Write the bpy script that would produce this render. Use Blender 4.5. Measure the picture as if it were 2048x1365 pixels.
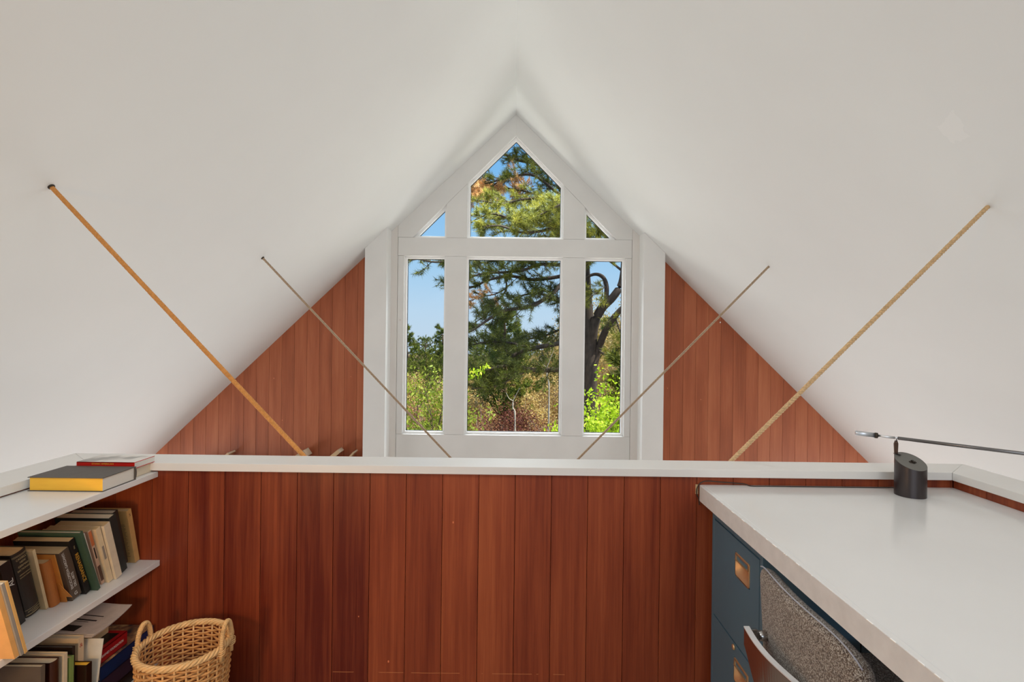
import bpy, math, random
import numpy as np
from mathutils import Vector, Matrix, Euler
for o in list(bpy.data.objects): bpy.data.objects.remove(o)
SC = bpy.context.scene
COL = SC.collection
PI = math.pi
EH = 1.31            # eye height above the loft floor; all builders take z relative to the eye
R = math.radians

# ------------------------------------------------------------------ camera
cam = bpy.data.cameras.new('camera')
camo = bpy.data.objects.new('camera', cam); COL.objects.link(camo)
cam.sensor_width = 36; cam.sensor_fit = 'HORIZONTAL'
cam.lens = 1030 / 2048 * 36
cam.shift_x = -3 / 2048
cam.shift_y = -8.5 / 2048
cam.clip_start = .02; cam.clip_end = 500
camo.matrix_world = Matrix.Translation((0, 0, EH)) @ Matrix.Rotation(PI/2, 4, 'X') @ Matrix.Rotation(0.0122, 4, 'Z')
SC.camera = camo

# ------------------------------------------------------------------ world, sun, exposure
w = bpy.data.worlds.new('sky'); SC.world = w; w.use_nodes = True
nt = w.node_tree; nt.nodes.clear()
geo = nt.nodes.new('ShaderNodeTexCoord'); sepw = nt.nodes.new('ShaderNodeSeparateXYZ')
skr = nt.nodes.new('ShaderNodeValToRGB'); el = skr.color_ramp.elements      # clear sky: pale at the horizon, deeper blue above
el[0].position = 0.0; el[0].color = (.56, .70, .86, 1); el[1].position = 1.0; el[1].color = (.07, .22, .62, 1)
for p_, c_ in ((.05, (.52, .70, .89, 1)), (.15, (.36, .62, .90, 1)), (.34, (.19, .49, .90, 1))):
    e_ = el.new(p_); e_.color = c_
bg = nt.nodes.new('ShaderNodeBackground'); bg.inputs[1].default_value = 1.0
ow = nt.nodes.new('ShaderNodeOutputWorld')
nt.links.new(geo.outputs['Generated'], sepw.inputs[0]); nt.links.new(sepw.outputs[2], skr.inputs[0])
nt.links.new(skr.outputs[0], bg.inputs[0]); nt.links.new(bg.outputs[0], ow.inputs[0])

def light(name, kind, loc, energy, col=(1, 1, 1), size=1, size_y=None, look=None, **k):
    l = bpy.data.lights.new(name, kind); l.energy = energy; l.color = col
    if kind == 'AREA':
        l.shape = 'RECTANGLE'; l.size = size; l.size_y = size_y or size
    elif kind == 'SUN': l.angle = size
    else: l.shadow_soft_size = size
    o = bpy.data.objects.new(name, l); COL.objects.link(o)
    o.location = (loc[0], loc[1], loc[2] + EH)
    if look is not None:
        d = Vector(look) - Vector(loc)
        o.rotation_euler = d.to_track_quat('-Z', 'Y').to_euler()
    return o
light('sun', 'SUN', (9, -1.0, 13), 7.5, (1, .93, .8), R(.6), look=(0, 0, 0))
# added fill standing in for daylight through an unseen, assumed rear gable window
light('fill_back_gable', 'AREA', (0, -2.95, .25), 26, (.99, .99, 1), 3.2, 2.0, look=(0, 3.0, .75))
# added area light boosting the sky, aimed steeply down through the gable windows
light('fill_front_sky', 'AREA', (0, 9.2, 5.6), 2300, (.95, .98, 1), 7.0, 4.0, look=(0, 3.2, -.2))
# added upward area light outside, imitating sunlit ground bounce; no terrace is built
light('fill_outside_low', 'AREA', (0, 8.6, -4.6), 470, (1, .985, .95), 6.0, 3.0, look=(0, 4.6, 1.6))
# added fill lights below the loft
light('fill_lower_front', 'AREA', (0, 5.2, -2.5), 90, (.98, .99, 1), 6.0, 1.9, look=(0, 1.5, -2.0))
for sg_, nm_ in ((-1, 'left'), (1, 'right')):
    light('fill_lower_side_'+nm_, 'AREA', (sg_*4.5, 3.6, -2.6), 68, (.98, .99, 1), 3.0, 1.4, look=(0, 3.9, -.9))
    # two added overhead fill lights; the roof itself has no openings
    light('fill_overhead_'+nm_, 'AREA', (sg_*1.15, .45, 1.13), 13, (1, .995, .985), 1.0, 1.3, look=(0, .95, -.05))
# warm reading lamp on the shelf side, out of the frame
light('reading_lamp', 'POINT', (-1.02, .60, -.58), 13, (1, .58, .22), .07)
SC.view_settings.view_transform = 'Standard'; SC.view_settings.look = 'None'
SC.view_settings.gamma = 1; SC.view_settings.use_curve_mapping = False
SC.view_settings.exposure = 0.0
SC.cycles.max_bounces = 10; SC.cycles.diffuse_bounces = 6; SC.cycles.transparent_max_bounces = 12
SC.cycles.use_denoising = True; SC.cycles.sample_clamp_indirect = 6

# ------------------------------------------------------------------ materials
def s2l(c):
    return tuple((x/12.92 if x <= .04045 else ((x+.055)/1.055)**2.4) for x in c)
def rgb(r, g, b): return s2l((r/255, g/255, b/255))
_mats = {}
def mat(name, col, rough=.6, metal=0, var=.06, vs=18, bump=0, bs=60, spec=.5, coat=0, sheen=0, stretch=None):
    """plain procedural material: base colour with a soft noise variation and optional bump"""
    if name in _mats: return _mats[name]
    m = bpy.data.materials.new(name); m.use_nodes = True
    n = m.node_tree; b = n.nodes['Principled BSDF']
    b.inputs['Roughness'].default_value = rough; b.inputs['Metallic'].default_value = metal
    b.inputs['Specular IOR Level'].default_value = spec
    b.inputs['Coat Weight'].default_value = coat; b.inputs['Coat Roughness'].default_value = .1
    b.inputs['Sheen Weight'].default_value = sheen
    tc = n.nodes.new('ShaderNodeTexCoord'); mp = n.nodes.new('ShaderNodeMapping')
    if stretch: mp.inputs['Scale'].default_value = stretch
    n.links.new(tc.outputs['Object'], mp.inputs[0])
    nz = n.nodes.new('ShaderNodeTexNoise'); nz.inputs['Scale'].default_value = vs; nz.inputs['Detail'].default_value = 4
    n.links.new(mp.outputs[0], nz.inputs[0])
    rp = n.nodes.new('ShaderNodeValToRGB')
    rp.color_ramp.elements[0].position = .3; rp.color_ramp.elements[1].position = .7
    rp.color_ramp.elements[0].color = (*[max(0, x*(1-var)) for x in col], 1)
    rp.color_ramp.elements[1].color = (*[min(1, x*(1+var)) for x in col], 1)
    n.links.new(nz.outputs[0], rp.inputs[0]); n.links.new(rp.outputs[0], b.inputs['Base Color'])
    if bump:
        bz = n.nodes.new('ShaderNodeTexNoise'); bz.inputs['Scale'].default_value = bs; bz.inputs['Detail'].default_value = 3
        n.links.new(mp.outputs[0], bz.inputs[0])
        bp = n.nodes.new('ShaderNodeBump'); bp.inputs['Strength'].default_value = bump; bp.inputs['Distance'].default_value = .002
        n.links.new(bz.outputs[0], bp.inputs['Height']); n.links.new(bp.outputs[0], b.inputs['Normal'])
    _mats[name] = m
    return m

def wood_mat(name, c1, c2, c3, rough=.38, gr=.42, scuff=None):
    """reddish board material: 'tone' face attribute shifts each board, long fine grain, a few light scratches"""
    m = bpy.data.materials.new(name); m.use_nodes = True
    n = m.node_tree; b = n.nodes['Principled BSDF']; L = n.links.new
    b.inputs['Roughness'].default_value = rough; b.inputs['Specular IOR Level'].default_value = .35
    at = n.nodes.new('ShaderNodeAttribute'); at.attribute_name = 'tone'
    tc = n.nodes.new('ShaderNodeTexCoord')
    ad = n.nodes.new('ShaderNodeVectorMath'); ad.operation = 'ADD'
    sc = n.nodes.new('ShaderNodeVectorMath'); sc.operation = 'SCALE'; sc.inputs['Scale'].default_value = 37.0
    L(at.outputs['Color'], sc.inputs[0]); L(tc.outputs['Object'], ad.inputs[0]); L(sc.outputs[0], ad.inputs[1])
    def grain(sx, sz, det, dist):
        mp = n.nodes.new('ShaderNodeMapping'); mp.inputs['Scale'].default_value = (sx, sx, sz)
        L(ad.outputs[0], mp.inputs[0])
        z = n.nodes.new('ShaderNodeTexNoise'); z.inputs['Scale'].default_value = 1; z.inputs['Detail'].default_value = det
        z.inputs['Distortion'].default_value = dist
        L(mp.outputs[0], z.inputs[0]); return z
    g1 = grain(9, .9, 3, .2); g2 = grain(75, 1.6, 3, .0); g3 = grain(240, 7, 2, 0)
    def mth(op, a, bb):
        q = n.nodes.new('ShaderNodeMath'); q.operation = op
        for i, x in enumerate((a, bb)):
            if isinstance(x, (int, float)): q.inputs[i].default_value = x
            else: L(x, q.inputs[i])
        return q.outputs[0]
    s = mth('MULTIPLY', mth('SUBTRACT', g1.outputs[0], .5), .8)
    s = mth('ADD', s, mth('MULTIPLY', mth('SUBTRACT', g2.outputs[0], .5), gr))
    s = mth('ADD', s, mth('MULTIPLY', mth('SUBTRACT', g3.outputs[0], .5), .26))
    s = mth('ADD', s, at.outputs['Fac'])
    rp = n.nodes.new('ShaderNodeValToRGB'); e = rp.color_ramp.elements
    e[0].position = .12; e[0].color = (*c1, 1); e[1].position = .92; e[1].color = (*c3, 1)
    mid = e.new(.5); mid.color = (*c2, 1)
    L(s, rp.inputs[0])
    # scratches and small chips
    mp = n.nodes.new('ShaderNodeMapping'); mp.inputs['Scale'].default_value = (6.0, 6.0, 4.2); mp.inputs['Rotation'].default_value = (.2, .7, .1)
    L(tc.outputs['Object'], mp.inputs[0])
    vo = n.nodes.new('ShaderNodeTexVoronoi'); vo.feature = 'F1'; vo.inputs['Scale'].default_value = 1.15
    L(mp.outputs[0], vo.inputs[0])
    msk = mth('LESS_THAN', vo.outputs['Distance'], .026)
    mx = n.nodes.new('ShaderNodeMixRGB'); L(msk, mx.inputs[0]); L(rp.outputs[0], mx.inputs[1])
    mx.inputs[2].default_value = (*[min(1, x*1.35+.02) for x in c3], 1)
    out_ = mx.outputs[0]
    if scuff is not None:      # rubbed line where a piece of furniture has scraped the boards
        sp = n.nodes.new('ShaderNodeSeparateXYZ'); L(tc.outputs['Object'], sp.inputs[0])
        z5 = n.nodes.new('ShaderNodeTexNoise'); z5.inputs['Scale'].default_value = 9; z5.inputs['Detail'].default_value = 5; L(tc.outputs['Object'], z5.inputs[0])
        dz = mth('ABSOLUTE', mth('SUBTRACT', mth('ADD', sp.outputs[2], mth('MULTIPLY', z5.outputs[0], .004)), scuff+.002), 0)
        near = mth('MULTIPLY', mth('LESS_THAN', dz, .0012), mth('MULTIPLY', mth('GREATER_THAN', z5.outputs[0], .47), mth('LESS_THAN', mth('ABSOLUTE', mth('ADD', sp.outputs[0], .22), 0), .42)))
        m5 = n.nodes.new('ShaderNodeMixRGB'); L(mth('MULTIPLY', near, .6), m5.inputs[0]); L(out_, m5.inputs[1]); m5.inputs[2].default_value = (*rgb(206, 130, 80), 1); out_ = m5.outputs[0]
    L(out_, b.inputs['Base Color'])
    bp = n.nodes.new('ShaderNodeBump'); bp.inputs['Strength'].default_value = .12; bp.inputs['Distance'].default_value = .001
    L(g3.outputs[0], bp.inputs['Height']); L(bp.outputs[0], b.inputs['Normal'])
    return m

M = {}
M['ceil'] = mat('ceiling_paint', (.68, .69, .675), .75, var=.012, vs=2.2, bump=.04, bs=9)
M['white'] = mat('white_painted_wood', (.74, .715, .68), .45, var=.02, vs=4, bump=.05, bs=30, stretch=(1, 1, .3))
M['panelwhite'] = mat('gable_white_paint', (.765, .765, .745), .5, var=.03, vs=3, bump=.05, bs=25)
n = M['panelwhite'].node_tree; b = n.nodes['Principled BSDF']; base_ = b.inputs['Base Color'].links[0].from_socket
tc = n.nodes.new('ShaderNodeTexCoord'); vk = n.nodes.new('ShaderNodeTexVoronoi'); vk.inputs['Scale'].default_value = 3.6; n.links.new(tc.outputs['Object'], vk.inputs[0])
kr = n.nodes.new('ShaderNodeValToRGB'); kr.color_ramp.elements[0].position = .02; kr.color_ramp.elements[0].color = (.35, .35, .35, 1); kr.color_ramp.elements[1].position = .055; kr.color_ramp.elements[1].color = (0, 0, 0, 1)
n.links.new(vk.outputs['Distance'], kr.inputs[0]); kx = n.nodes.new('ShaderNodeMixRGB'); n.links.new(kr.outputs[0], kx.inputs[0]); n.links.new(base_, kx.inputs[1]); kx.inputs[2].default_value = (.52, .44, .37, 1)
n.links.new(kx.outputs[0], b.inputs['Base Color'])      # painted-over knots
M['bead'] = mat('window_bead_white', (.93, .93, .92), .35, var=.01)
M['cap'] = mat('cap_white_paint', (.79, .77, .735), .38, var=.015, vs=6, bump=.05, bs=25, stretch=(.2, 1, 1))
M['shelf'] = mat('shelf_white_paint', (.80, .80, .79), .3, var=.015, vs=5)
M['wood'] = wood_mat('red_cedar_boards', rgb(94, 28, 15), rgb(146, 68, 38), rgb(186, 100, 58), gr=.46, scuff=.088)
M['woodfar'] = wood_mat('gable_cedar_boards', rgb(122, 64, 40), rgb(166, 92, 60), rgb(194, 120, 82), gr=.26)
M['woodgap'] = mat('board_gap', rgb(45, 18, 12), .8)
M['floor'] = mat('loft_floor', rgb(150, 140, 128), .6, var=.15, vs=3)
M['lowfloor'] = mat('lower_floor', rgb(196, 188, 176), .5, var=.1, vs=2)

# ------------------------------------------------------------------ mesh helpers
class MB:
    """collects geometry (z relative to the eye) and links it as one mesh object"""
    def __init__(s): s.v = []; s.f = []; s.t = []; s.sm = []; s.mi = []
    def add(s, vs, fs, tone=.5, smooth=False, mi=0):
        b = len(s.v); s.v += [tuple(map(float, v)) for v in vs]
        for f in fs:
            s.f.append([b+i for i in f]); s.t.append(tone); s.sm.append(smooth); s.mi.append(mi)
        return s
    def box(s, x0, x1, y0, y1, z0, z1, tone=.5, mi=0, mtx=None):
        vs = [Vector((x, y, z)) for z in (z0, z1) for y in (y0, y1) for x in (x0, x1)]
        if mtx: vs = [mtx @ v for v in vs]
        return s.add(vs, [(0, 2, 3, 1), (4, 5, 7, 6), (0, 1, 5, 4), (2, 6, 7, 3), (0, 4, 6, 2), (1, 3, 7, 5)], tone, False, mi)
    def prism(s, pts, y0, y1, tone=.5, axis='Y', mi=0, mtx=None):
        """polygon pts extruded along an axis (pts in the other two coordinates, xz for Y, xy for Z, yz for X)"""
        def P(p, h):
            v = {'Y': (p[0], h, p[1]), 'Z': (p[0], p[1], h), 'X': (h, p[0], p[1])}[axis]
            return mtx @ Vector(v) if mtx else Vector(v)
        n = len(pts)
        vs = [P(p, y0) for p in pts] + [P(p, y1) for p in pts]
        fs = [tuple(range(n)), tuple(range(2*n-1, n-1, -1))] + [(i, i+n, (i+1) % n + n, (i+1) % n) for i in range(n)]
        return s.add(vs, fs, tone, False, mi)
    def tube(s, pts, r, k=8, tone=.5, caps=True, closed=False, smooth=True, mi=0, flat=1.0):
        pts = [Vector(p) for p in pts]; n = len(pts)
        rs = r if hasattr(r, '__len__') else [r]*n
        T = []
        for i in range(n):
            if closed: d = pts[(i+1) % n] - pts[i-1]
            else: d = pts[min(i+1, n-1)] - pts[max(i-1, 0)]
            T.append(d.normalized() if d.length > 1e-9 else Vector((0, 0, 1)))
        up = Vector((0, 0, 1)) if abs(T[0].z) < .9 else Vector((1, 0, 0))
        N = (up - T[0]*up.dot(T[0])).normalized()
        vs = []
        for i in range(n):
            N = (N - T[i]*N.dot(T[i])); N = N.normalized() if N.length > 1e-9 else Vector((1, 0, 0))
            B = T[i].cross(N)
            for j in range(k):
                a = 2*PI*j/k
                vs.append(pts[i] + N*(rs[i]*math.cos(a)*flat) + B*(rs[i]*math.sin(a)))
        fs = []
        m = n if closed else n-1
        for i in range(m):
            for j in range(k):
                a = i*k+j; b = i*k+(j+1) % k; c = ((i+1) % n)*k+(j+1) % k; d = ((i+1) % n)*k+j
                fs.append((a, b, c, d))
        s.add(vs, fs, tone, smooth, mi)
        if caps and not closed:
            b = len(s.v) - n*k
            s.f.append([b+j for j in range(k-1, -1, -1)]); s.t.append(tone); s.sm.append(False); s.mi.append(mi)
            s.f.append([b+(n-1)*k+j for j in range(k)]); s.t.append(tone); s.sm.append(False); s.mi.append(mi)
        return s
    def lathe(s, prof, k=32, c=(0, 0, 0), mtx=None, tone=.5, smooth=True, mi=0):
        vs = []
        for r, z in prof:
            for j in range(k):
                a = 2*PI*j/k; v = Vector((c[0]+r*math.cos(a), c[1]+r*math.sin(a), c[2]+z))
                vs.append(mtx @ v if mtx else v)
        fs = [(i*k+j, i*k+(j+1) % k, (i+1)*k+(j+1) % k, (i+1)*k+j) for i in range(len(prof)-1) for j in range(k)]
        return s.add(vs, fs, tone, smooth, mi)
    def obj(s, name, m, parent=None, bevel=0, seg=2, origin=None, autosm=False):
        v = np.array(s.v, dtype=float)
        if parent is not None:
            o0 = Vector(parent['_o']) if '_o' in parent.keys() else Vector((0, 0, 0))
        elif origin is not None: o0 = Vector(origin)
        else:
            mn = v.min(0); mx = v.max(0); o0 = Vector(((mn[0]+mx[0])/2, (mn[1]+mx[1])/2, mn[2]))
        me = bpy.data.meshes.new(name)
        me.from_pydata([(a-o0[0], b-o0[1], c-o0[2]) for a, b, c in s.v], [], s.f)
        me.update()
        me.polygons.foreach_set('use_smooth', s.sm); me.polygons.foreach_set('material_index', s.mi)
        at = me.attributes.new('tone', 'FLOAT', 'FACE'); at.data.foreach_set('value', s.t)
        for mm in (m if isinstance(m, (list, tuple)) else [m]): me.materials.append(mm)
        ob = bpy.data.objects.new(name, me); COL.objects.link(ob)
        if parent is not None: ob.parent = parent; ob['_o'] = tuple(o0)
        else: ob.location = (o0[0], o0[1], o0[2]+EH); ob['_o'] = tuple(o0)
        if bevel:
            b = ob.modifiers.new('bevel', 'BEVEL'); b.width = bevel; b.segments = seg; b.limit_method = 'ANGLE'; b.angle_limit = R(40)
        return ob

def thing(name, loc, label, cat, group=None):
    o = bpy.data.objects.new(name, None); COL.objects.link(o)
    o.location = (loc[0], loc[1], loc[2]+EH); o['_o'] = tuple(map(float, loc))
    return tag(o, label, cat, group)
def tag(o, label, cat, group=None, kind=None):
    o['label'] = label; o['category'] = cat
    if group: o['group'] = group
    if kind: o['kind'] = kind
    return o
def struct(o): o['kind'] = 'structure'; return o
def sroot(name, loc):
    o = bpy.data.objects.new(name, None); COL.objects.link(o)
    o.location = (loc[0], loc[1], loc[2]+EH); o['_o'] = tuple(map(float, loc)); o['kind'] = 'structure'; return o

F_, U0, V0, SR = 1030., 1027., 674., .0122
def px(u, v, Y):
    c = math.sqrt(1-SR*SR); a = u-U0; b = v-V0
    return Vector(((a*c+b*SR)/F_*Y, Y, -(-a*SR+b*c)/F_*Y))

# ------------------------------------------------------------------ setting: roof, loft, gable
HR, SL = 2.335, .965            # ridge above the eye, roof slope
YG, YB = 5.405, -3.1
def roof(x): return HR - SL*abs(x)
ZL = -3.95
xb = (HR-ZL)/SL
m = MB()
t = .16*math.sqrt(1+SL*SL)
for sgn in (-1, 1):
    m.prism([(0, HR), (sgn*xb, ZL), (sgn*xb, ZL+t), (0, HR+t)], YB-.1, YG+.3)
def ceiling_material():
    m_ = M['ceil'].copy(); m_.name = 'ceiling_paint_with_patch'; n = m_.node_tree; L = n.links.new
    b = n.nodes['Principled BSDF']
    tc = n.nodes.new('ShaderNodeTexCoord'); sp = n.nodes.new('ShaderNodeSeparateXYZ'); L(tc.outputs['Object'], sp.inputs[0])
    base = b.inputs['Base Color'].links[0].from_socket
    def mth(op, a, bb):
        q = n.nodes.new('ShaderNodeMath'); q.operation = op
        for i, x in enumerate((a, bb)):
            if isinstance(x, (int, float)): q.inputs[i].default_value = x
            else: L(x, q.inputs[i])
        return q.outputs[0]
    nz = n.nodes.new('ShaderNodeTexNoise'); nz.inputs['Scale'].default_value = 14; nz.inputs['Detail'].default_value = 4
    L(tc.outputs['Object'], nz.inputs[0])
    wob = mth('MULTIPLY', mth('SUBTRACT', nz.outputs[0], .5), .09)
    # repaired patch on the right slope
    px_, py_ = PATCH
    dx = mth('ABSOLUTE', mth('SUBTRACT', mth('ADD', sp.outputs[0], wob), px_), 0)
    dy = mth('ABSOLUTE', mth('SUBTRACT', mth('ADD', sp.outputs[1], wob), py_), 0)
    d = mth('MAXIMUM', mth('MULTIPLY', dx, 1.3), dy)
    k = mth('MULTIPLY', mth('LESS_THAN', d, .040), .13)
    mx = n.nodes.new('ShaderNodeMixRGB'); L(k, mx.inputs[0]); L(base, mx.inputs[1]); mx.inputs[2].default_value = (.9, .89, .87, 1)
    L(mx.outputs[0], b.inputs['Base Color'])
    return m_
a, b_ = .8474, .41425
PATCH = (a*HR/(SL*a+b_), HR/(SL*a+b_))
struct(m.obj('ceiling', ceiling_material(), origin=(0, 0, 0)))

LX0, LX1 = -1.686, 1.740          # outer faces of the caps
IX0, IX1 = -1.530, 1.585          # inner edges of the caps
PY = 1.865                        # inner face of the pony wall
BW = .1315; BX0 = .013
rt = random.Random(5)
def board_run(mb, x0, x1, bx0, fn, tones, y0, y1, gap=.0016):
    k0 = math.floor((x0-bx0)/BW); k1 = math.ceil((x1-bx0)/BW)
    for k in range(k0, k1):
        a = max(x0, bx0+k*BW+gap/2); b = min(x1, bx0+(k+1)*BW-gap/2)
        if b-a < .004: continue
        mb.prism(fn(a, b), y0, y1, tones(k))
def tn(k):
    q = random.Random(k*7+3).random()
    base = .36+.22*q
    fix = {-10: .30, -9: .28, -8: .34, -7: .30, -6: .24, -5: .50, -4: .42, -3: .56, -2: .50, -1: .44, 0: .48, 1: .47, 2: .40, 3: .45, 4: .46, 5: .44, 6: .47}  # left boards darker: partly redder boards, partly shade put into the tone
    # the tone also offsets the grain pattern; keep a small unique part per board
    return fix.get(k-1, base) + .003*k
# front pony wall: boards inside and outside, dark core, white cap
root = sroot('wall_pony_front', (0, PY, -1.31))
m = MB(); board_run(m, IX0-.012, IX1+.012, BX0, lambda a, b: [(a, -1.31), (b, -1.31), (b, -.499), (a, -.499)], tn, PY, PY+.016)
m.obj('wall_boards', M['wood'], root, bevel=.0006, seg=1)
m = MB(); m.box(LX0+.012, LX1-.012, PY+.0165, PY+.093, -1.5, -.499); m.obj('wall_core', M['woodgap'], root)
m = MB(); board_run(m, LX0+.01, LX1-.01, BX0, lambda a, b: [(a, -1.56), (b, -1.56), (b, -.499), (a, -.499)], tn, PY+.094, PY+.11)
m.obj('wall_boards', M['wood'], root, bevel=.0006, seg=1)
# side pony walls
for side, xi, xo in (('left', IX0-.012, LX0+.012), ('right', IX1+.012, LX1-.012)):
    root = sroot('wall_pony_'+side, ((xi+xo)/2, 0, -1.31))
    m = MB(); sg = 1 if xo > xi else -1
    k = 0; y = PY-.002
    while y > -2.8:
        a, b = max(y-BW+.0008, -2.9), y-.0008
        m.box(*sorted((xi, xi+sg*.016)), a, b, -1.31, -.499, tone=[.44, .5, .36, .47, .4][k % 5]); y -= BW; k += 1
    m.obj('wall_boards', M['wood'], root, bevel=.0006, seg=1)
    m = MB(); m.box(*sorted((xi+sg*.0165, xo)), -2.9, PY+.012, -1.5, -.499); m.obj('wall_core', M['woodgap'], root)
# caps, mitred at the corners
CZ0, CZ1, CY0, CY1 = -.498, -.470, 1.853, 1.988
def mitre_cap(name, pts):
    m = MB(); m.prism(pts, CZ0, CZ1, axis='Z'); struct(m.obj(name, M['cap'], bevel=.0012))
g = .0006
mitre_cap('trim_1', [(IX0+g, CY0), (IX1-g, CY0), (LX1-g, CY1), (LX0+g, CY1)])
mitre_cap('trim_2', [(LX0, -2.9), (IX0, -2.9), (IX0, CY0-g), (LX0, CY1-g)])
mitre_cap('trim_3', [(IX1, -2.9), (LX1, -2.9), (LX1, CY1-g), (IX1, CY0-g)])
m = MB(); m.box(LX0+.012, LX1-.012, -3.0, PY+.09, -1.53, -1.31); struct(m.obj('floor', M['floor']))
m = MB(); m.box(-6.6, 6.6, YB-.1, YG+.3, -4.05, -3.95); struct(m.obj('floor_lower', M['lowfloor']))

# rear gable, unseen, with an assumed window opening
root = sroot('wall_back', (0, YB, -3.95))
m = MB()
for sgn in (-1, 1): m.prism([(sgn*1.65, -3.95), (sgn*6.4, -3.95), (sgn*6.4, roof(6.4)), (sgn*1.65, roof(1.65))][::sgn], YB-.1, YB)
m.box(-1.65, 1.65, YB-.1, YB, -3.95, -.75)
zt = 1.25; xt = (HR-zt)/SL
m.prism([(-xt, zt), (xt, zt), (0, HR)], YB-.1, YB)
m.prism([(-1.65, roof(1.65)), (-1.65, -.75), (-1.6, -.75), (-1.6, roof(1.6))], YB-.1, YB)
m.prism([(1.65, roof(1.65)), (1.65, -.75), (1.6, -.75), (1.6, roof(1.6))], YB-.1, YB)
m.obj('wall_face', M['panelwhite'], root)

# front gable wall ---------------------------------------------------
root = sroot('wall_front', (0, YG, -3.95))
PLO, PLI, PRI, PRO = -1.51, -1.29, 1.308, 1.523     # posts
def tf(k): return .42+.2*random.Random(k*13+1).random()+.003*k
for x0, x1, bx in ((-5.2, PLO+.03, PLO+.002), (PRO-.03, 5.2, PRO-.002)):
    m = MB(); board_run(m, x0, x1, bx, lambda a, b: [(a, -3.95), (b, -3.95), (b, roof(b)), (a, roof(a))], tf, YG, YG+.02, .0016)
    m.obj('wall_boards', M['woodfar'], root, bevel=.0008, seg=1)
m = MB()
m.prism([(-6.4, -3.95), (PLI, -3.95), (PLI, roof(PLI)), (-6.4, roof(6.4))], YG+.021, YG+.12)
m.prism([(PRI, -3.95), (6.4, -3.95), (6.4, roof(6.4)), (PRI, roof(PRI))], YG+.021, YG+.12)
m.box(PLI, PRI, YG+.061, YG+.12, -3.95, -1.1)
m.obj('wall_core', M['woodgap'], root)
# white joinery boards around the six lights (front face at YG)
def zi(x): return 2.112-1.01*abs(x)
q = .0009
WL, WR = -1.157, 1.168
FL, FR = -1.222, 1.232
m = MB()
m.prism([(FL-.002, 1.033), (-1.069, 1.033), (0, 2.112), (0, HR), (FL-.002, roof(FL))], YG, YG+.06)
m.prism([(0, 2.112), (1.069, 1.033), (FR+.002, 1.033), (FR+.002, roof(FR)), (0, HR)], YG+.0004, YG+.06)
m.prism([(-.718, 1.033), (-.497, 1.033), (-.497, zi(.497)-.002), (-.718, zi(.718)-.002)], YG+.0012, YG+.06)
m.prism([(.508, 1.033), (.735, 1.033), (.735, zi(.735)-.002), (.508, zi(.508)-.002)], YG+.0012, YG+.06)
m.box(FL, FR, YG, YG+.06, .838+q, 1.031)
m.box(FL, WL, YG+.001, YG+.06, -1.035, .837)
m.box(-.718, -.507, YG+.001, YG+.06, -1.035, .837)
m.box(.512, .733, YG+.001, YG+.06, -1.035, .837)
m.box(WR, FR, YG+.001, YG+.06, -1.035, .837)
m.box(FL, FR, YG, YG+.06, -3.95, -1.037)
m.obj('joinery_boards', M['panelwhite'], root, bevel=.0012, seg=1)
for i, (a, b) in enumerate(((PLI-.004, FL-.003), (FR+.003, PRI+.004))):
    m = MB(); m.prism([(a, -3.95), (b, -3.95), (b, roof(b)), (a, roof(a))], YG-.012, YG+.06)
    m.obj('side_strip', M['white'], root, bevel=.002)
# box posts
for nme, a, b in (('trim_4', PLO, PLI), ('trim_5', PRI, PRO)):
    m = MB(); m.prism([(a, -3.95), (b, -3.95), (b, roof(b)), (a, roof(a))], 5.2, YG+.02)
    struct(m.obj(nme, M['panelwhite'], bevel=.002))
# windows: frame bead + pane
def pane_mat():
    m = bpy.data.materials.new('window_glass'); m.use_nodes = True; n = m.node_tree; n.nodes.clear()
    o = n.nodes.new('ShaderNodeOutputMaterial'); mx = n.nodes.new('ShaderNodeMixShader')
    tr = n.nodes.new('ShaderNodeBsdfTransparent'); tr.inputs[0].default_value = (.97, .985, .98, 1)
    gl = n.nodes.new('ShaderNodeBsdfGlossy'); gl.inputs['Roughness'].default_value = .0
    fr = n.nodes.new('ShaderNodeFresnel'); fr.inputs[0].default_value = 1.08
    n.links.new(fr.outputs[0], mx.inputs[0]); n.links.new(tr.outputs[0], mx.inputs[1]); n.links.new(gl.outputs[0], mx.inputs[2])
    n.links.new(mx.outputs[0], o.inputs[0]); return m
M['glass'] = pane_mat()
M['paneshadow'] = mat('pane_shadow_edge', rgb(50, 50, 52), .6)  # dark ring at the pane edge: a shadow line painted as a strip
def inset(pts, d):
    n = len(pts); out = []
    A = sum(pts[i][0]*pts[(i+1) % n][1]-pts[(i+1) % n][0]*pts[i][1] for i in range(n))
    s = 1 if A > 0 else -1
    L = []
    for i in range(n):
        p, q2 = Vector(pts[i]), Vector(pts[(i+1) % n]); e = (q2-p).normalized(); nn = Vector((-e.y, e.x))*s
        L.append((p+nn*d, e))
    for i in range(n):
        p, e = L[i-1]; p2, e2 = L[i]
        cr = e.x*e2.y-e.y*e2.x; t_ = ((p2-p).x*e2.y-(p2-p).y*e2.x)/cr
        out.append(tuple(p+e*t_))
    return out
def ring(mb, outer, inner, y0, y1):
    n = len(outer)
    vs = [(p[0], y, p[1]) for y in (y0, y1) for pl in (outer, inner) for p in pl]
    fs = []
    for i in range(n):
        j = (i+1) % n
        fs += [(i, j, n+j, n+i), (2*n+i, 3*n+i, 3*n+j, 2*n+j), (n+i, n+j, 3*n+j, 3*n+i), (i, 2*n+i, 2*n+j, j)]
    mb.add(vs, fs)
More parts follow.
